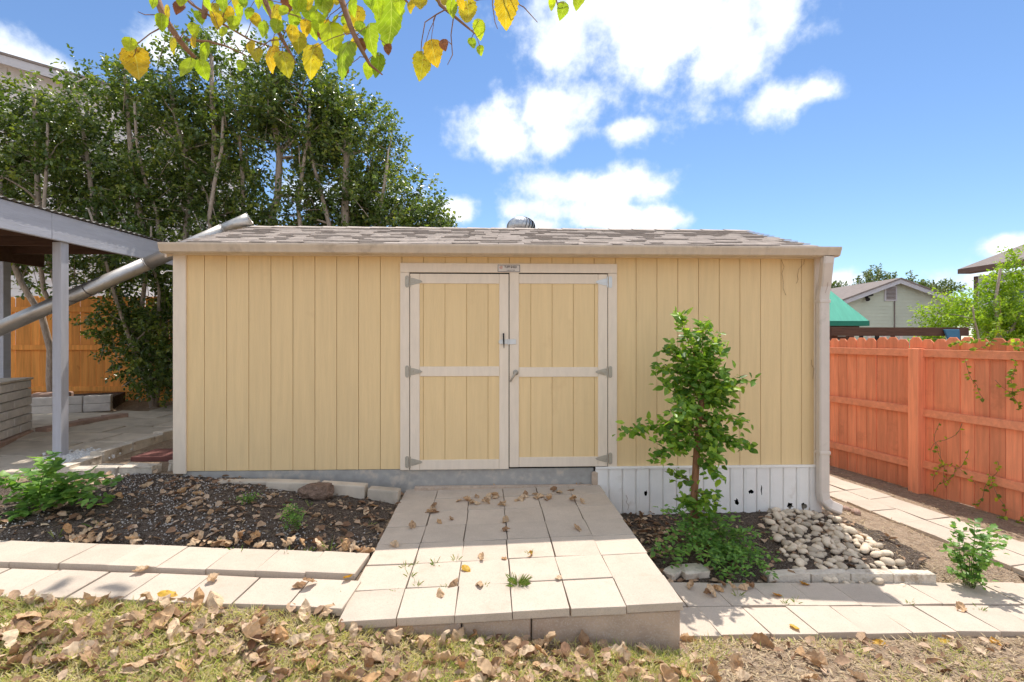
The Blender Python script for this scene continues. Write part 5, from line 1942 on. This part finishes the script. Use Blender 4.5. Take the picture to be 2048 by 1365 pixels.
# ---------------------------------------------------------------- low plants
def low_plant(name, label, cat, base, sprays, leaf_len, m_obj, m_stuff, max_obj, seed, wfun, dens=.03, filler=1, wid=1.0, group=None, droop=-.1, stemr=.003):
    r = random.Random(seed)
    t = thing(name, label, cat, (0, 0, 0), 0, group)
    ms = [leaf_mesh('leaf', m_obj, wfun, 6, 2, .0, .2, cu, 0, .03, s) for s, cu in ((1, .6), (2, -.7), (3, .2))]
    st = MB()
    ex = dict(P=[], D=[], N=[], L=[])
    c = 0
    for tip in sprays:
        tip = Vector(tip)
        b0 = Vector(base) + Vector((r.uniform(-.05, .05), r.uniform(-.05, .05), 0))
        pts = limb_path(b0, tip, .16, r, 7, .10)
        st.tube(pts, [stemr * (1 - .1 * i) for i in range(8)], 5)
        n = max(5, int((tip - b0).length / dens))
        for k in range(n):
            tt = .22 + .78 * k / max(1, n - 1)
            i = min(6, int(tt * 7))
            p = pts[i].lerp(pts[i + 1], tt * 7 - i)
            ax = (pts[i + 1] - pts[i]).normalized()
            sd = ax.cross(Vector((0, 0, 1)))
            sd = (sd.normalized() if sd.length > .01 else Vector((1, 0, 0))) * (1 if k % 2 else -1)
            d = ax * .5 + sd + Vector((r.uniform(-.5, .5), r.uniform(-.5, .5), r.uniform(-.4, .3) + droop))
            nn = Vector((r.uniform(-.4, .4), r.uniform(-.6, .3), 1))
            Ln = leaf_len * r.uniform(.7, 1.2)
            if c < max_obj:
                put_leaf(ms[c % 3], t, p, d, nn, Ln, wid)
                c += 1
            else:
                ex['P'].append(p); ex['D'].append(d); ex['N'].append(nn); ex['L'].append(Ln)
            for q in range(filler):
                p2 = p + Vector((r.gauss(0, .03), r.gauss(0, .03), r.gauss(0, .02)))
                ex['P'].append(p2); ex['D'].append(Vector((r.gauss(0, 1), r.gauss(0, 1), r.gauss(0, .4)))); ex['N'].append(Vector((r.gauss(0, .4), r.gauss(-.2, .4), 1))); ex['L'].append(leaf_len * r.uniform(.5, .9))
    st.build('stems', MT['twig'] if m_obj == MT['sapleaf'] else MT['weed_stem'], t, smooth=True)
    if ex['P']:
        V, F = leaf_cloud(np.array([tuple(p) for p in ex['P']]), np.array([tuple(p) for p in ex['D']]), np.array([tuple(p) for p in ex['N']]), np.array(ex['L']), np.array(ex['L']) * .28 * wid, .3)
        tag(obj('small_leaves', big_mesh('small_leaves', V, F, m_stuff, np.repeat(nrs.rand(len(ex['L'])), 2)), t), kind='stuff')
    return t


MT['weed_stem'] = mat('green_stem', (0.10, 0.16, 0.04), 0.6, 0.2, 0.2, 20)
r11 = random.Random(31)
# leafy shrub over the left soil bed
b0 = at(85, 1020, 3.85)
b0.z = gz(b0.x, b0.y)
tips = [at(px, py, 3.85 + r11.uniform(-.25, .25)) for px, py in ((90, 915), (110, 930), (60, 940), (30, 945), (5, 965), (-30, 950), (130, 950), (170, 950), (205, 955), (230, 965), (215, 995), (190, 1010), (150, 1000), (120, 985), (90, 960), (70, 1000), (30, 1030), (10, 1040), (50, 975), (140, 970), (-20, 1000), (100, 1010), (180, 985))]
low_plant('leafy_shrub', 'sprawling bright green leafy shrub in the soil bed below the patio post', 'shrub', b0, tips, .092, MT['weedobj'], MT['weed'], 220, 41, lambda t: .30 * math.sin(math.pi * t ** .8) + .006, .035, 1)
# creeping shrub round the sapling
b1 = on_z(1440, 1095, -.22)
tips = []
for px, py in ((1330, 1115), (1350, 1130), (1300, 1105), (1345, 1060), (1325, 1020), (1370, 1010), (1400, 1040), (1430, 1030), (1460, 1035), (1480, 1060), (1500, 1080), (1520, 1070), (1470, 1100), (1440, 1150), (1460, 1160), (1500, 1150), (1530, 1135), (1555, 1120), (1545, 1150), (1490, 1120), (1420, 1130), (1400, 1115), (1450, 1050), (1410, 1070), (1480, 1150), (1380, 1075), (1355, 1045), (1510, 1125), (1465, 1120), (1430, 1090)):
    tips.append(at(px, py, 4.0 - (py - 1010) / 150 * .45 + r11.uniform(-.05, .05)))
low_plant('creeping_shrub', 'low blue green creeping shrub spreading round the foot of the sapling', 'shrub', b1, tips, .05, MT['weedobj'], MT['weed'], 200, 42, lambda t: .30 * math.sin(math.pi * t ** .8) + .006, .024, 2)
# shrub on the right path
b2 = on_z(1945, 1172, -.36)
tips = [at(px, py, b2.y + r11.uniform(-.14, .14)) for px, py in ((1905, 1050), (1950, 1045), (1985, 1058), (2005, 1075), (1900, 1080), (1925, 1070), (1965, 1075), (1990, 1095), (1890, 1100), (1910, 1120), (1940, 1100), (1970, 1115), (1985, 1125), (1920, 1145), (1950, 1140), (1965, 1155), (1935, 1160), (1900, 1140))]


def lobed(t):
    return .34 * math.sin(math.pi * t ** .75) * (1 + .28 * math.cos(t * 19)) + .006


low_plant('mulberry_seedling', 'small bushy green seedling with lobed leaves growing between the pavers', 'plant', b2, tips, .062, MT['weedobj'], MT['weed'], 140, 43, lobed, .036, 1, 1.15)
# small weed clump and a seedling in the left bed
for (px, py, z, h, n, lab) in ((585, 1058, .105, .17, 9, 'feathery green weed clump growing among dry leaves in the soil bed'), (500, 1005, .14, .07, 4, 'tiny green seedling in the soil near the foundation')):
    p = on_z(px, py, z)
    tips = [p + Vector((r11.uniform(-.08, .08), r11.uniform(-.06, .06), h * r11.uniform(.5, 1))) for _ in range(n)]
    low_plant('weed', lab, 'weed', p, tips, .03, MT['weedobj'], MT['weed'], 40, 44 + n, lambda t: .2 * math.sin(math.pi * t) + .01, .02, 3)


# vines on the salmon fence
def vine(label, starts, seed, cat='vine'):
    r = random.Random(seed)
    t = thing('climbing_vine', label, cat, (0, 0, 0))
    st = MB()
    P, D, Nn, Ls = [], [], [], []
    yard = Vector((-.968, -.249, 0))
    along = Vector((-.249, .968, 0))
    for (px, py, d, n, dens) in starts:
        k0 = (px - CX) / FPX
        Y = 6.53 / (k0 + .257)
        p = at(px, py, Y) + yard * .07
        pts = [p.copy()]
        a = d
        for i in range(n):
            a += r.uniform(-.6, .6)
            p = p + along * math.cos(a) * .075 + Vector((0, 0, math.sin(a) * .075)) + yard * r.uniform(-.012, .012)
            pts.append(p.copy())
        st.tube(pts, .0028, 5)
        for i in range(len(pts) - 1):
            for q in range(dens):
                P.append(tuple(pts[i].lerp(pts[i + 1], r.random()) + yard * .01))
                D.append((r.gauss(0, 1), r.gauss(0, 1), r.gauss(-.3, .6)))
                Nn.append((yard.x + r.gauss(0, .4), yard.y + r.gauss(0, .4), .7))
                Ls.append(r.uniform(.03, .055))
    st.build('stems', MT['twig'], t)
    V, F = leaf_cloud(np.array(P), np.array(D), np.array(Nn), np.array(Ls), np.array(Ls) * .36, .3)
    tag(obj('leaves', big_mesh('leaves', V, F, MT['pecan'], np.repeat(nrs.rand(len(Ls)), 2)), t), kind='stuff')


vine('leafy vine trailing over the top rail of the salmon fence', [(1905, 690, 2.8, 8, 6), (1960, 700, 3.0, 9, 5), (2020, 690, 3.2, 10, 9), (2040, 720, 4.2, 7, 7), (1940, 720, 4.5, 6, 3), (2000, 760, 4.4, 8, 2), (2045, 700, 2.9, 9, 9)], 61)
vine('sparse dry vine climbing from the ground beside the fence post', [(1880, 980, 1.4, 9, 2), (1875, 960, 1.9, 8, 2), (1900, 975, 1.2, 7, 2), (1960, 1010, 2.5, 8, 3), (2000, 1040, 2.8, 8, 2), (1870, 900, 1.5, 7, 1), (1900, 930, 1.5, 7, 1), (2010, 1045, 2.0, 7, 3)], 62)
vine('tiny vine sprig clinging to the downspout and shed corner', [(1668, 930, 1.2, 3, 3)], 63)


# ---------------------------------------------------------------- grass tufts in the joints and beds
def tuft(label, x, y, z, n, h, seed, group=None, spread=.02):
    rs = np.random.RandomState(seed)
    a = rs.rand(n) * 6.283
    r = rs.rand(n) * spread
    P = np.stack([x + np.cos(a) * r, y + np.sin(a) * r, np.full(n, z)], 1)
    D = np.stack([np.cos(a) * rs.uniform(.1, 1.0, n), np.sin(a) * rs.uniform(.1, 1.0, n), rs.uniform(.5, 1.2, n)], 1)
    Ls = h * rs.uniform(.5, 1.1, n)
    V, F = leaf_cloud(P, D, np.stack([np.sin(a), -np.cos(a), np.ones(n) * .2], 1), Ls, np.full(n, .0022), .2, .25)
    o = obj('grass_tuft', big_mesh('grass_tuft', V, F, MT['tuft'], np.repeat(rs.rand(n), 2)))
    return tag(o, label, 'grass tuft', group)


for i, (px, py, n, h) in enumerate(((808, 1132, 12, .06), (828, 1128, 8, .05), (870, 1130, 16, .07), (912, 1122, 12, .06), (1060, 1115, 20, .05), (833, 1170, 8, .07), (822, 1150, 10, .06), (885, 1175, 10, .04), (968, 1172, 10, .04), (792, 1178, 6, .03))):
    p = on_z(px, py, .03)
    tuft('thin green grass sprig sprouting from a joint of the paver ramp', p.x, p.y, ramp_z(p.x, p.y) - .008, n, h, 100 + i, 'grass sprigs in the ramp joints')
p = on_z(1036, 1172, .03)
tuft('dense round straw green grass clump in the middle of the ramp', p.x, p.y, ramp_z(p.x, p.y) - .008, 120, .085, 130, None, .045)
for i, (px, py, n, h) in enumerate(((430, 1078, 10, .09), (475, 1090, 8, .10), (570, 1090, 14, .10), (615, 1085, 10, .09), (660, 1080, 16, .13), (690, 1070, 10, .09), (115, 1075, 8, .10), (190, 1065, 5, .10), (665, 1152, 10, .06), (692, 1160, 10, .07), (500, 1012, 10, .09), (620, 1010, 10, .08), (740, 1030, 10, .08))):
    p = on_z(px, py, .105)
    tuft('small grass sprig sprouting among dry leaves at the soil bed', p.x, p.y, gz(p.x, p.y) + .005, n, h, 140 + i, 'grass sprigs in the soil bed')
for i, (px, py) in enumerate(((1478, 1195), (1570, 1205), (1590, 1203), (1822, 1192), (1960, 1200), (1640, 1135))):
    p = on_z(px, py, -.28)
    tuft('pale grass sprig sprouting between pavers of the path beside the stones', p.x, p.y, PATH_R.zf(p.x, p.y) - .01, 10, .07, 170 + i, 'grass sprigs in the right path')

# ================================================================== LITTER, STONES, LAWN
RAMP_POLY = [RAMP.world(0, 0), RAMP.world(1.866, 0), RAMP.world(1.866, 2.14), RAMP.world(0, 2.14)]


def surf(x, y):
    u, v = RAMP.loc(x, y)
    if -.005 <= u <= 1.87 and -.005 <= v <= 2.145:
        return ramp_z(x, y), 'ramp'
    for S, (u0, u1, v0, v1), nm in ((PATH_L, (0, 3.38, 0, .635), 'left'), (PATH_R, (0, 4.2, 0, .635), 'right'), (PATH_S, (0, 5.2, -.64, .0), 'side')):
        u, v = S.loc(x, y)
        if u0 <= u <= u1 and v0 <= v <= v1:
            return S.zf(x, y) + .004, nm
    z = gz(x, y)
    X, Y = np.array([x]), np.array([y])
    if inside(BED_L, X, Y)[0] or inside(BED_R, X, Y)[0]:
        return z + .012, 'bed'
    return z, 'ground'


# kerb strip and river stones at the right
kb = thing('stone_kerb', 'thin whitish stone kerb between the river stones and the paver path', 'kerb', (0, 0, 0))
kp = [on_z(1535, 1152, -.262), on_z(1620, 1150, -.27), on_z(1700, 1149, -.278), on_z(1785, 1150, -.285), on_z(1872, 1152, -.292)]
for i in range(4):
    a, e = kp[i], kp[i + 1]
    h = math.atan2(e.y - a.y, e.x - a.x)
    block('kerb_stone', (a.x + e.x) / 2, (a.y + e.y) / 2 + .03, (e - a).length - .006, .085, min(a.z, e.z) - .12, (a.z + e.z) / 2 + .012, h, MT['whitestone'], kb, .004, 80 + i, .014)
fs = []
for i, (px, py, s) in enumerate(((1385, 1138, .20), (1345, 1142, .13))):
    p = on_z(px, py, -.225)
    o = block('flat_stone', p.x, p.y, s, s * .75, -.27, -.215, R(10 + 30 * i), MT['whitestone'], None, .006, 90 + i, .012)
    tag(o, ('flat square whitish stone lying below the sapling roots', 'smaller flat whitish stone beside the ramp edge below the sapling')[i], 'stone')

stone_me = []
for s in range(7):
    bm = bmesh.new()
    bmesh.ops.create_icosphere(bm, subdivisions=2, radius=1)
    for v in bm.verts:
        v.co *= 1 + .16 * mnoise.noise(v.co * 1.1 + Vector((s * 7, 0, 0)))
        v.co.y *= .72
        v.co.z *= .52
    for f in bm.faces:
        f.smooth = True
    me = bpy.data.meshes.new('river_stone')
    bm.to_mesh(me)
    bm.free()
    me.materials.append(MT['stones'])
    stone_me.append(me)
r12 = random.Random(77)
# photograph outline of the stone patch
patch = [on_z(px, py, -.25) for px, py in ((1525, 1030), (1600, 1025), (1650, 1040), (1720, 1075), (1790, 1110), (1850, 1148), (1640, 1146), (1600, 1140), (1560, 1100), (1535, 1060))]
patch = [(p.x, p.y) for p in patch]
pxs, pys = [p[0] for p in patch], [p[1] for p in patch]
placed = []
tries = 0
while tries < 9000 and len(placed) < 295:
    tries += 1
    x, y = r12.uniform(min(pxs), max(pxs)), r12.uniform(min(pys), max(pys))
    if not inside(patch, np.array([x]), np.array([y]))[0]:
        continue
    s = r12.choice((.028, .033, .038, .044, .052)) * r12.uniform(.85, 1.1)
    layer = 0
    near = [q for q in placed if math.hypot(q[0] - x, q[1] - y) < (q[2] + s) * .58]
    if len(near) > 1:
        continue
    z = gz(x, y) + s * .30 + (s * .55 if near else 0)
    placed.append((x, y, s))
    o = obj('river_stone', stone_me[r12.randrange(7)], None, (x, y, z), (r12.gauss(0, .25), r12.gauss(0, .25), r12.uniform(0, 6.28)), (s, s, s))
    tag(o, 'smooth tan river stone lying in the stone patch beside the downspout', 'stone', 'river stones beside the downspout')
# rubble at the downspout foot
for i, (px, py, s) in enumerate(((1690, 1020, .05), (1712, 1026, .06), (1675, 1030, .035))):
    p = on_z(px, py, -.25)
    o = obj('rubble_stone', stone_me[i], None, (p.x, p.y, gz(p.x, p.y) + s * .3), (.2, .1, i), (s * 1.2, s, s * 1.1))
    o.data = o.data.copy()
    o.data.materials[0] = MT['pinkstone']
    tag(o, 'brownish broken stone under the downspout outlet', 'stone', 'broken stones under the downspout')


# dry leaves ----------------------------------------------------------------
def dry_w(t):
    return (.33 * math.sin(math.pi * t ** .75) ** .95 + .006) if 0 < t < 1 else .006


DRY = [leaf_mesh('dry_leaf', MT['dry'], dry_w, 9, 6, .10, fo, cu, ro, .16, s, .12, smooth=False) for s, (cu, ro, fo) in enumerate(((1.0, .2, .7), (-.7, 1.0, .3), (.4, 1.6, .0), (1.2, -.6, .9), (.2, .3, 1.1), (.5, 1.9, .0), (-1.0, .4, .6), (.5, -1.3, .2)))]
YEL = [leaf_mesh('fallen_leaf', MT['yleaf'], dry_w, 9, 6, .06, .15, cu, ro, .08, s, .12) for s, (cu, ro) in enumerate(((.8, .5), (-.9, .8)))]
VC = {}


def drop(me, x, y, Ln, name, label, cat, group, tilt=.35, lift=0.0, parent=None):
    z, where = surf(x, y)
    if me.name not in VC:
        a = np.empty(len(me.vertices) * 3)
        me.vertices.foreach_get('co', a)
        VC[me.name] = a.reshape(-1, 3)
    rot = Euler((r12.gauss(0, tilt) + (math.pi if r12.random() < .4 else 0), r12.gauss(0, tilt), r12.uniform(0, 6.28)))
    M_ = np.array(rot.to_matrix())
    w = VC[me.name] @ M_.T * Ln
    lo = np.percentile(w[:, 2], 6)
    o = obj(name, me, parent, (x - w[:, 0].mean(), y - w[:, 1].mean(), z - lo - .002 + lift), rot, (Ln, Ln, Ln))
    tag(o, label, cat, group)
    return o


budget = 300
LAWN = [('large curled dry brown leaf on the lawn before the left garden path', 'leaf', 'dry leaves on the lawn by the left path'), ('large curled dry brown leaf on the lawn at the foot of the paver ramp', 'leaf', 'dry leaves at the foot of the ramp'), ('curled dry brown leaf on the bare strawy dirt before the right path', 'leaf', 'dry leaves on the bare dirt')]
n_lawn = 0
taken = []
while n_lawn < 160:
    x, y = r12.uniform(-2.65, 1.75), r12.uniform(2.20, 2.86)
    if inside(RAMP_POLY, np.array([x]), np.array([y]))[0] or surf(x, y)[1] in ('left', 'right', 'ramp'):
        continue
    if x > .95 and r12.random() < .6:
        continue
    if x > -.9 and y > 2.62 and x < .95:
        continue
    if any(math.hypot(x - a, y - b) < .05 for a, b in taken):
        continue
    taken.append((x, y))
    drop(DRY[r12.randrange(8)], x, y, r12.uniform(.075, .14), 'dry_leaf', *LAWN[0 if x < -.93 else 1 if x < .97 else 2], .5, .012)
    n_lawn += 1
# band of curled leaves against the back edge of the left path
for i in range(46):
    u = r12.uniform(1.1, 3.32)
    x, y = PATH_L.world(u, .670 + abs(r12.gauss(0, .035)))
    drop(DRY[r12.randrange(8)], x, y, r12.uniform(.06, .10), 'dry_leaf', 'pale curled dry leaf heaped along the back edge of the garden path', 'leaf', 'dry leaves heaped along the path edge', .5, .03)
# scattered on the left soil
k = 0
while k < 34:
    p = on_z(r12.uniform(60, 800), r12.uniform(985, 1090), .12)
    if surf(p.x, p.y)[1] != 'bed':
        continue
    drop(DRY[r12.randrange(8)], p.x, p.y, r12.uniform(.065, .105), 'dry_leaf', 'brown dry leaf lying on the dark soil between shed and garden path', 'leaf', 'dry leaves on the left soil bed', .4)
    k += 1
# on the ramp
for (px, py) in [(870 + r12.gauss(0, 14), 1016 + r12.gauss(0, 5)) for _ in range(7)] + [(r12.uniform(915, 1015), r12.gauss(1003, 6)) for _ in range(16)] + [(r12.uniform(1030, 1100), r12.gauss(1000, 7)) for _ in range(13)] + [(1118, 988), (1108, 985), (1145, 1003), (1165, 1008), (1158, 972), (1140, 984), (990, 974), (825, 1047), (880, 1040), (903, 1034), (790, 1082), (1010, 1040), (1012, 1058), (1156, 1060)]:
    p = on_z(px, py, .07)
    if inside(RAMP_POLY, np.array([p.x]), np.array([p.y]))[0]:
        drop(DRY[r12.randrange(8)], p.x, p.y, r12.uniform(.055, .10), 'dry_leaf', 'small brown dry leaf lying on the shaded upper part of the ramp', 'leaf', 'dry leaves blown onto the ramp', .35)
for (px, py) in ((963, 1115), (965, 1122), (1008, 1120), (880, 1185), (905, 1168), (960, 1170), (1118, 1162)):
    p = on_z(px, py, .04)
    drop(DRY[r12.randrange(8)], p.x, p.y, r12.uniform(.05, .085), 'dry_leaf', 'dry brown leaf lying on the sunlit lower part of the ramp', 'leaf', 'dry leaves on the sunlit ramp', .35)
for i, (px, py, s) in enumerate(((933, 1133, .075), (1060, 1108, .085), (695, 1152, .075))):
    p = on_z(px, py, .06)
    drop(YEL[i % 2], p.x, p.y, s, 'fallen_leaf', ('curled yellow orange leaf lying alone on the sunlit ramp pavers', 'bright yellow leaf on a grass sprig on the ramp', 'small yellow leaf where the garden path meets the ramp')[i], 'leaf', None, .3)
for i, (px, py, s) in enumerate(((337, 1178, .10), (280, 1132, .09), (425, 1145, .09), (600, 1150, .08), (622, 1148, .11))):
    p = on_z(px, py, .11)
    drop((YEL + DRY)[(0, 2, 5, 3, 4)[i]], p.x, p.y, s, 'fallen_leaf', ('yellow brown leaf lying alone in the middle of the garden path', 'flat brown leaf lying in the gap between the path rows', 'folded orange brown leaf standing in the path gap', 'flat dry leaf beside the crumpled one on the garden path', 'large crumpled dry leaf on the garden path near the ramp')[i], 'leaf', None, .3)
# right side
for i in range(16):
    px, py = r12.choice(((1290, 1050), (1310, 1080), (1300, 1035), (1345, 1035), (1420, 1165), (1445, 1165), (1380, 1160), (1430, 1180), (1395, 1040), (1490, 1165)))
    p = on_z(px + r12.gauss(0, 16), py + r12.gauss(0, 8), -.22)
    if surf(p.x, p.y)[1] == 'ramp':
        continue
    drop(DRY[r12.randrange(8)], p.x, p.y, r12.uniform(.06, .10), 'dry_leaf', 'brown dry leaf lying on the soil round the sapling', 'leaf', 'dry leaves round the sapling', .4)
for i, (px, py) in enumerate(((1555, 1192), (1610, 1165), (1590, 1260), (1755, 1280), (1890, 1275), (1990, 1268))):
    p = on_z(px, py, -.28)
    drop(YEL[i % 2], p.x, p.y, .075, 'fallen_leaf', 'yellow fallen leaf lying on or before the right hand garden path', 'leaf', 'yellow leaves by the right path', .3)
p = on_z(1922, 1215, -.33)
drop(DRY[1], p.x, p.y, .10, 'dry_leaf', 'single curled brown leaf on the paver path below the seedling', 'leaf', None, .3)


# uncountable small litter: leaf bits, straw, perlite, grass ------------------
def scatter(n, x0, x1, y0, y1, ok, rs):
    out = []
    while len(out) < n:
        X, Y = rs.uniform(x0, x1, n), rs.uniform(y0, y1, n)
        for x, y in zip(X, Y):
            if ok(x, y):
                out.append((x, y))
                if len(out) >= n:
                    break
    return np.array(out)


def where_mask(X, Y):
    """vectorised: 0 ground, 1 bed, 2 paving"""
    w = np.zeros(len(X), int)
    w[inside(BED_L, X, Y) | inside(BED_R, X, Y)] = 1
    w[inside(RAMP_POLY, X, Y)] = 2
    for S, (u0, u1, v0, v1) in ((PATH_L, (0, 3.38, -.02, .65)), (PATH_R, (0, 4.2, -.02, .65)), (PATH_S, (0, 5.2, -.66, .02))):
        c, s = math.cos(S.h), math.sin(S.h)
        dx, dy = X - S.o[0], Y - S.o[1]
        u, v = dx * c + dy * s, -dx * s + dy * c
        w[(u > u0) & (u < u1) & (v > v0) & (v < v1)] = 2
    return w


def bits(name, label, cat, X, Y, Z, Ln, Wd, m, rs, tilt=.35, parent=None, kind='stuff'):
    n = len(X)
    a = rs.rand(n) * 6.283
    D = np.stack([np.cos(a), np.sin(a), rs.normal(size=n) * tilt], 1)
    Nn = np.stack([rs.normal(size=n) * .5, rs.normal(size=n) * .5, np.ones(n)], 1)
    P = np.stack([X, Y, Z], 1)
    V, F = leaf_cloud(P, D, Nn, Ln, Wd, .5, 0)
    o = obj(name, big_mesh(name, V, F, m, np.repeat(rs.rand(n), 2)))
    return tag(o, label, cat, kind=kind)


rs = np.random.RandomState(12)
# dead-leaf fragments on both soil beds and along the edges
X, Y = rs.uniform(-4.3, -1.0, 820), rs.uniform(3.25, 4.7, 820)
keep = where_mask(X, Y) == 1
dens = np.array([mnoise.noise(Vector((x * 1.6, y * 1.6, 3))) for x, y in zip(X, Y)])
keep &= (dens > -.15) | (rs.rand(len(X)) < .3)
X, Y = X[keep], Y[keep]
X2, Y2 = rs.uniform(.9, 3.4, 900), rs.uniform(3.5, 4.85, 900)
k2 = (where_mask(X2, Y2) == 1) & ((X2 < 1.75) | (rs.rand(900) < .35))
X, Y = np.concatenate([X, X2[k2]]), np.concatenate([Y, Y2[k2]])
Ln = rs.uniform(.025, .085, len(X))
bits('leaf_litter', 'brown broken leaf litter strewn over the dark soil beds', 'leaf litter', X, Y, terrain(X, Y) + .022, Ln, Ln * rs.uniform(.18, .38, len(X)), MT['drystuff'], rs, .25)
# lawn: smaller leaves under the big ones
X, Y = rs.uniform(-3.4, 3.2, 3000), rs.uniform(1.3, 3.0, 3000)
keep = (where_mask(X, Y) == 0) & ((X < .95) | (rs.rand(3000) < .25)) & ~((X > -.93) & (X < .98) & (Y > 2.66))
X, Y = X[keep], Y[keep]
Ln = rs.uniform(.03, .085, len(X))
bits('lawn_leaf_litter', 'smaller dry leaves and broken bits lying in the lawn', 'leaf litter', X, Y, terrain(X, Y) + .015 + rs.rand(len(X)) * .012, Ln, Ln * rs.uniform(.2, .4, len(X)), MT['drystuff'], rs, .35)
# straw and chips over the bare dirt on the right and below the fence
X = np.concatenate([rs.uniform(.95, 3.4, 4200), rs.uniform(3.0, 5.3, 2600), rs.uniform(-3.1, 1.2, 3500), rs.uniform(-4.0, 3.3, 1800)])
Y = np.concatenate([rs.uniform(2.3, 3.15, 4200), rs.uniform(3.6, 7.0, 2600), rs.uniform(2.1, 2.75, 3500), rs.uniform(3.3, 4.7, 1800)])
keep = where_mask(X, Y) < 2
X, Y = X[keep], Y[keep]
Ln = rs.uniform(.015, .07, len(X))
bits('straw_mulch', 'pale straw and bark chips scattered over the bare ground', 'straw', X, Y, terrain(X, Y) + .012, Ln, rs.uniform(.0015, .005, len(X)), MT['straw'], rs, .18)
# perlite
X, Y = rs.uniform(-4.2, -1.0, 3200), rs.uniform(3.3, 4.7, 3200)
dens = np.array([mnoise.noise(Vector((x * 1.1, y * 1.1, 9))) for x, y in zip(X, Y)])
keep = (where_mask(X, Y) == 1) & (dens + rs.rand(len(X)) * .6 > .18)
X, Y = X[keep], Y[keep]
Ln = rs.uniform(.004, .010, len(X))
P = np.stack([X, Y, terrain(X, Y) + .018 + rs.rand(len(X)) * .008], 1)
a = rs.rand(len(X)) * 6.28
off = [np.stack([np.cos(a + t) * Ln, np.sin(a + t) * Ln, np.full(len(X), -.004)], 1) for t in (0, 2.1, 4.2)]
V = np.stack([P + off[0], P + off[1], P + off[2], P + np.array([0, 0, .005])], 1).reshape(-1, 3)
b_ = (np.arange(len(X)) * 4)[:, None]
F = np.concatenate([b_ + np.array([[0, 1, 3]]), b_ + np.array([[1, 2, 3]]), b_ + np.array([[2, 0, 3]])], 1).reshape(-1, 3)
tag(obj('perlite_specks', big_mesh('perlite_specks', V, F, MT['perlite'])), 'white perlite specks mixed through the dark soil', 'soil specks', kind='stuff')
# lawn grass
N_ = 118000
X = np.concatenate([rs.uniform(-3.6, 1.15, N_), rs.uniform(1.0, 3.5, 22000)])
Y = np.concatenate([rs.uniform(1.3, 2.80, N_), rs.uniform(1.5, 3.0, 22000)])
keep = (where_mask(X, Y) == 0) & ~((X > -.94) & (X < .98) & (Y > 2.64))
dens = np.array([mnoise.noise(Vector((x * 2.2, y * 2.2, 1))) for x, y in zip(X, Y)])
keep &= rs.rand(len(X)) < np.clip(np.where(X < .9, .75 + dens * .9, (.10 + dens * 1.0) * .8), 0, 1)
X, Y, dens = X[keep], Y[keep], dens[keep]
n = len(X)
a = rs.rand(n) * 6.283
flat = rs.rand(n) < .38
zz = np.where(flat, rs.uniform(.02, .25, n), rs.uniform(.5, 1.4, n))
D = np.stack([np.cos(a) * .8, np.sin(a) * .8, zz], 1)
Ln = rs.uniform(.03, .08, n)
Ln[flat] *= 1.3
V, F = leaf_cloud(np.stack([X, Y, terrain(X, Y) - .002], 1), D, np.stack([-np.sin(a) * .2, np.cos(a) * .2, np.ones(n)], 1), Ln, rs.uniform(.0013, .0026, n), .3, .12)
green = np.clip(.55 + dens * .5 + rs.normal(size=n) * .18, 0, 1)
pick = np.where(flat | (rs.rand(n) < .48), rs.rand(n) * .3, green)
tag(obj('lawn_grass', big_mesh('lawn_grass', V, F, MT['grass'], np.repeat(pick, 2))), 'patchy straw and green lawn grass in the foreground', 'grass', kind='stuff')
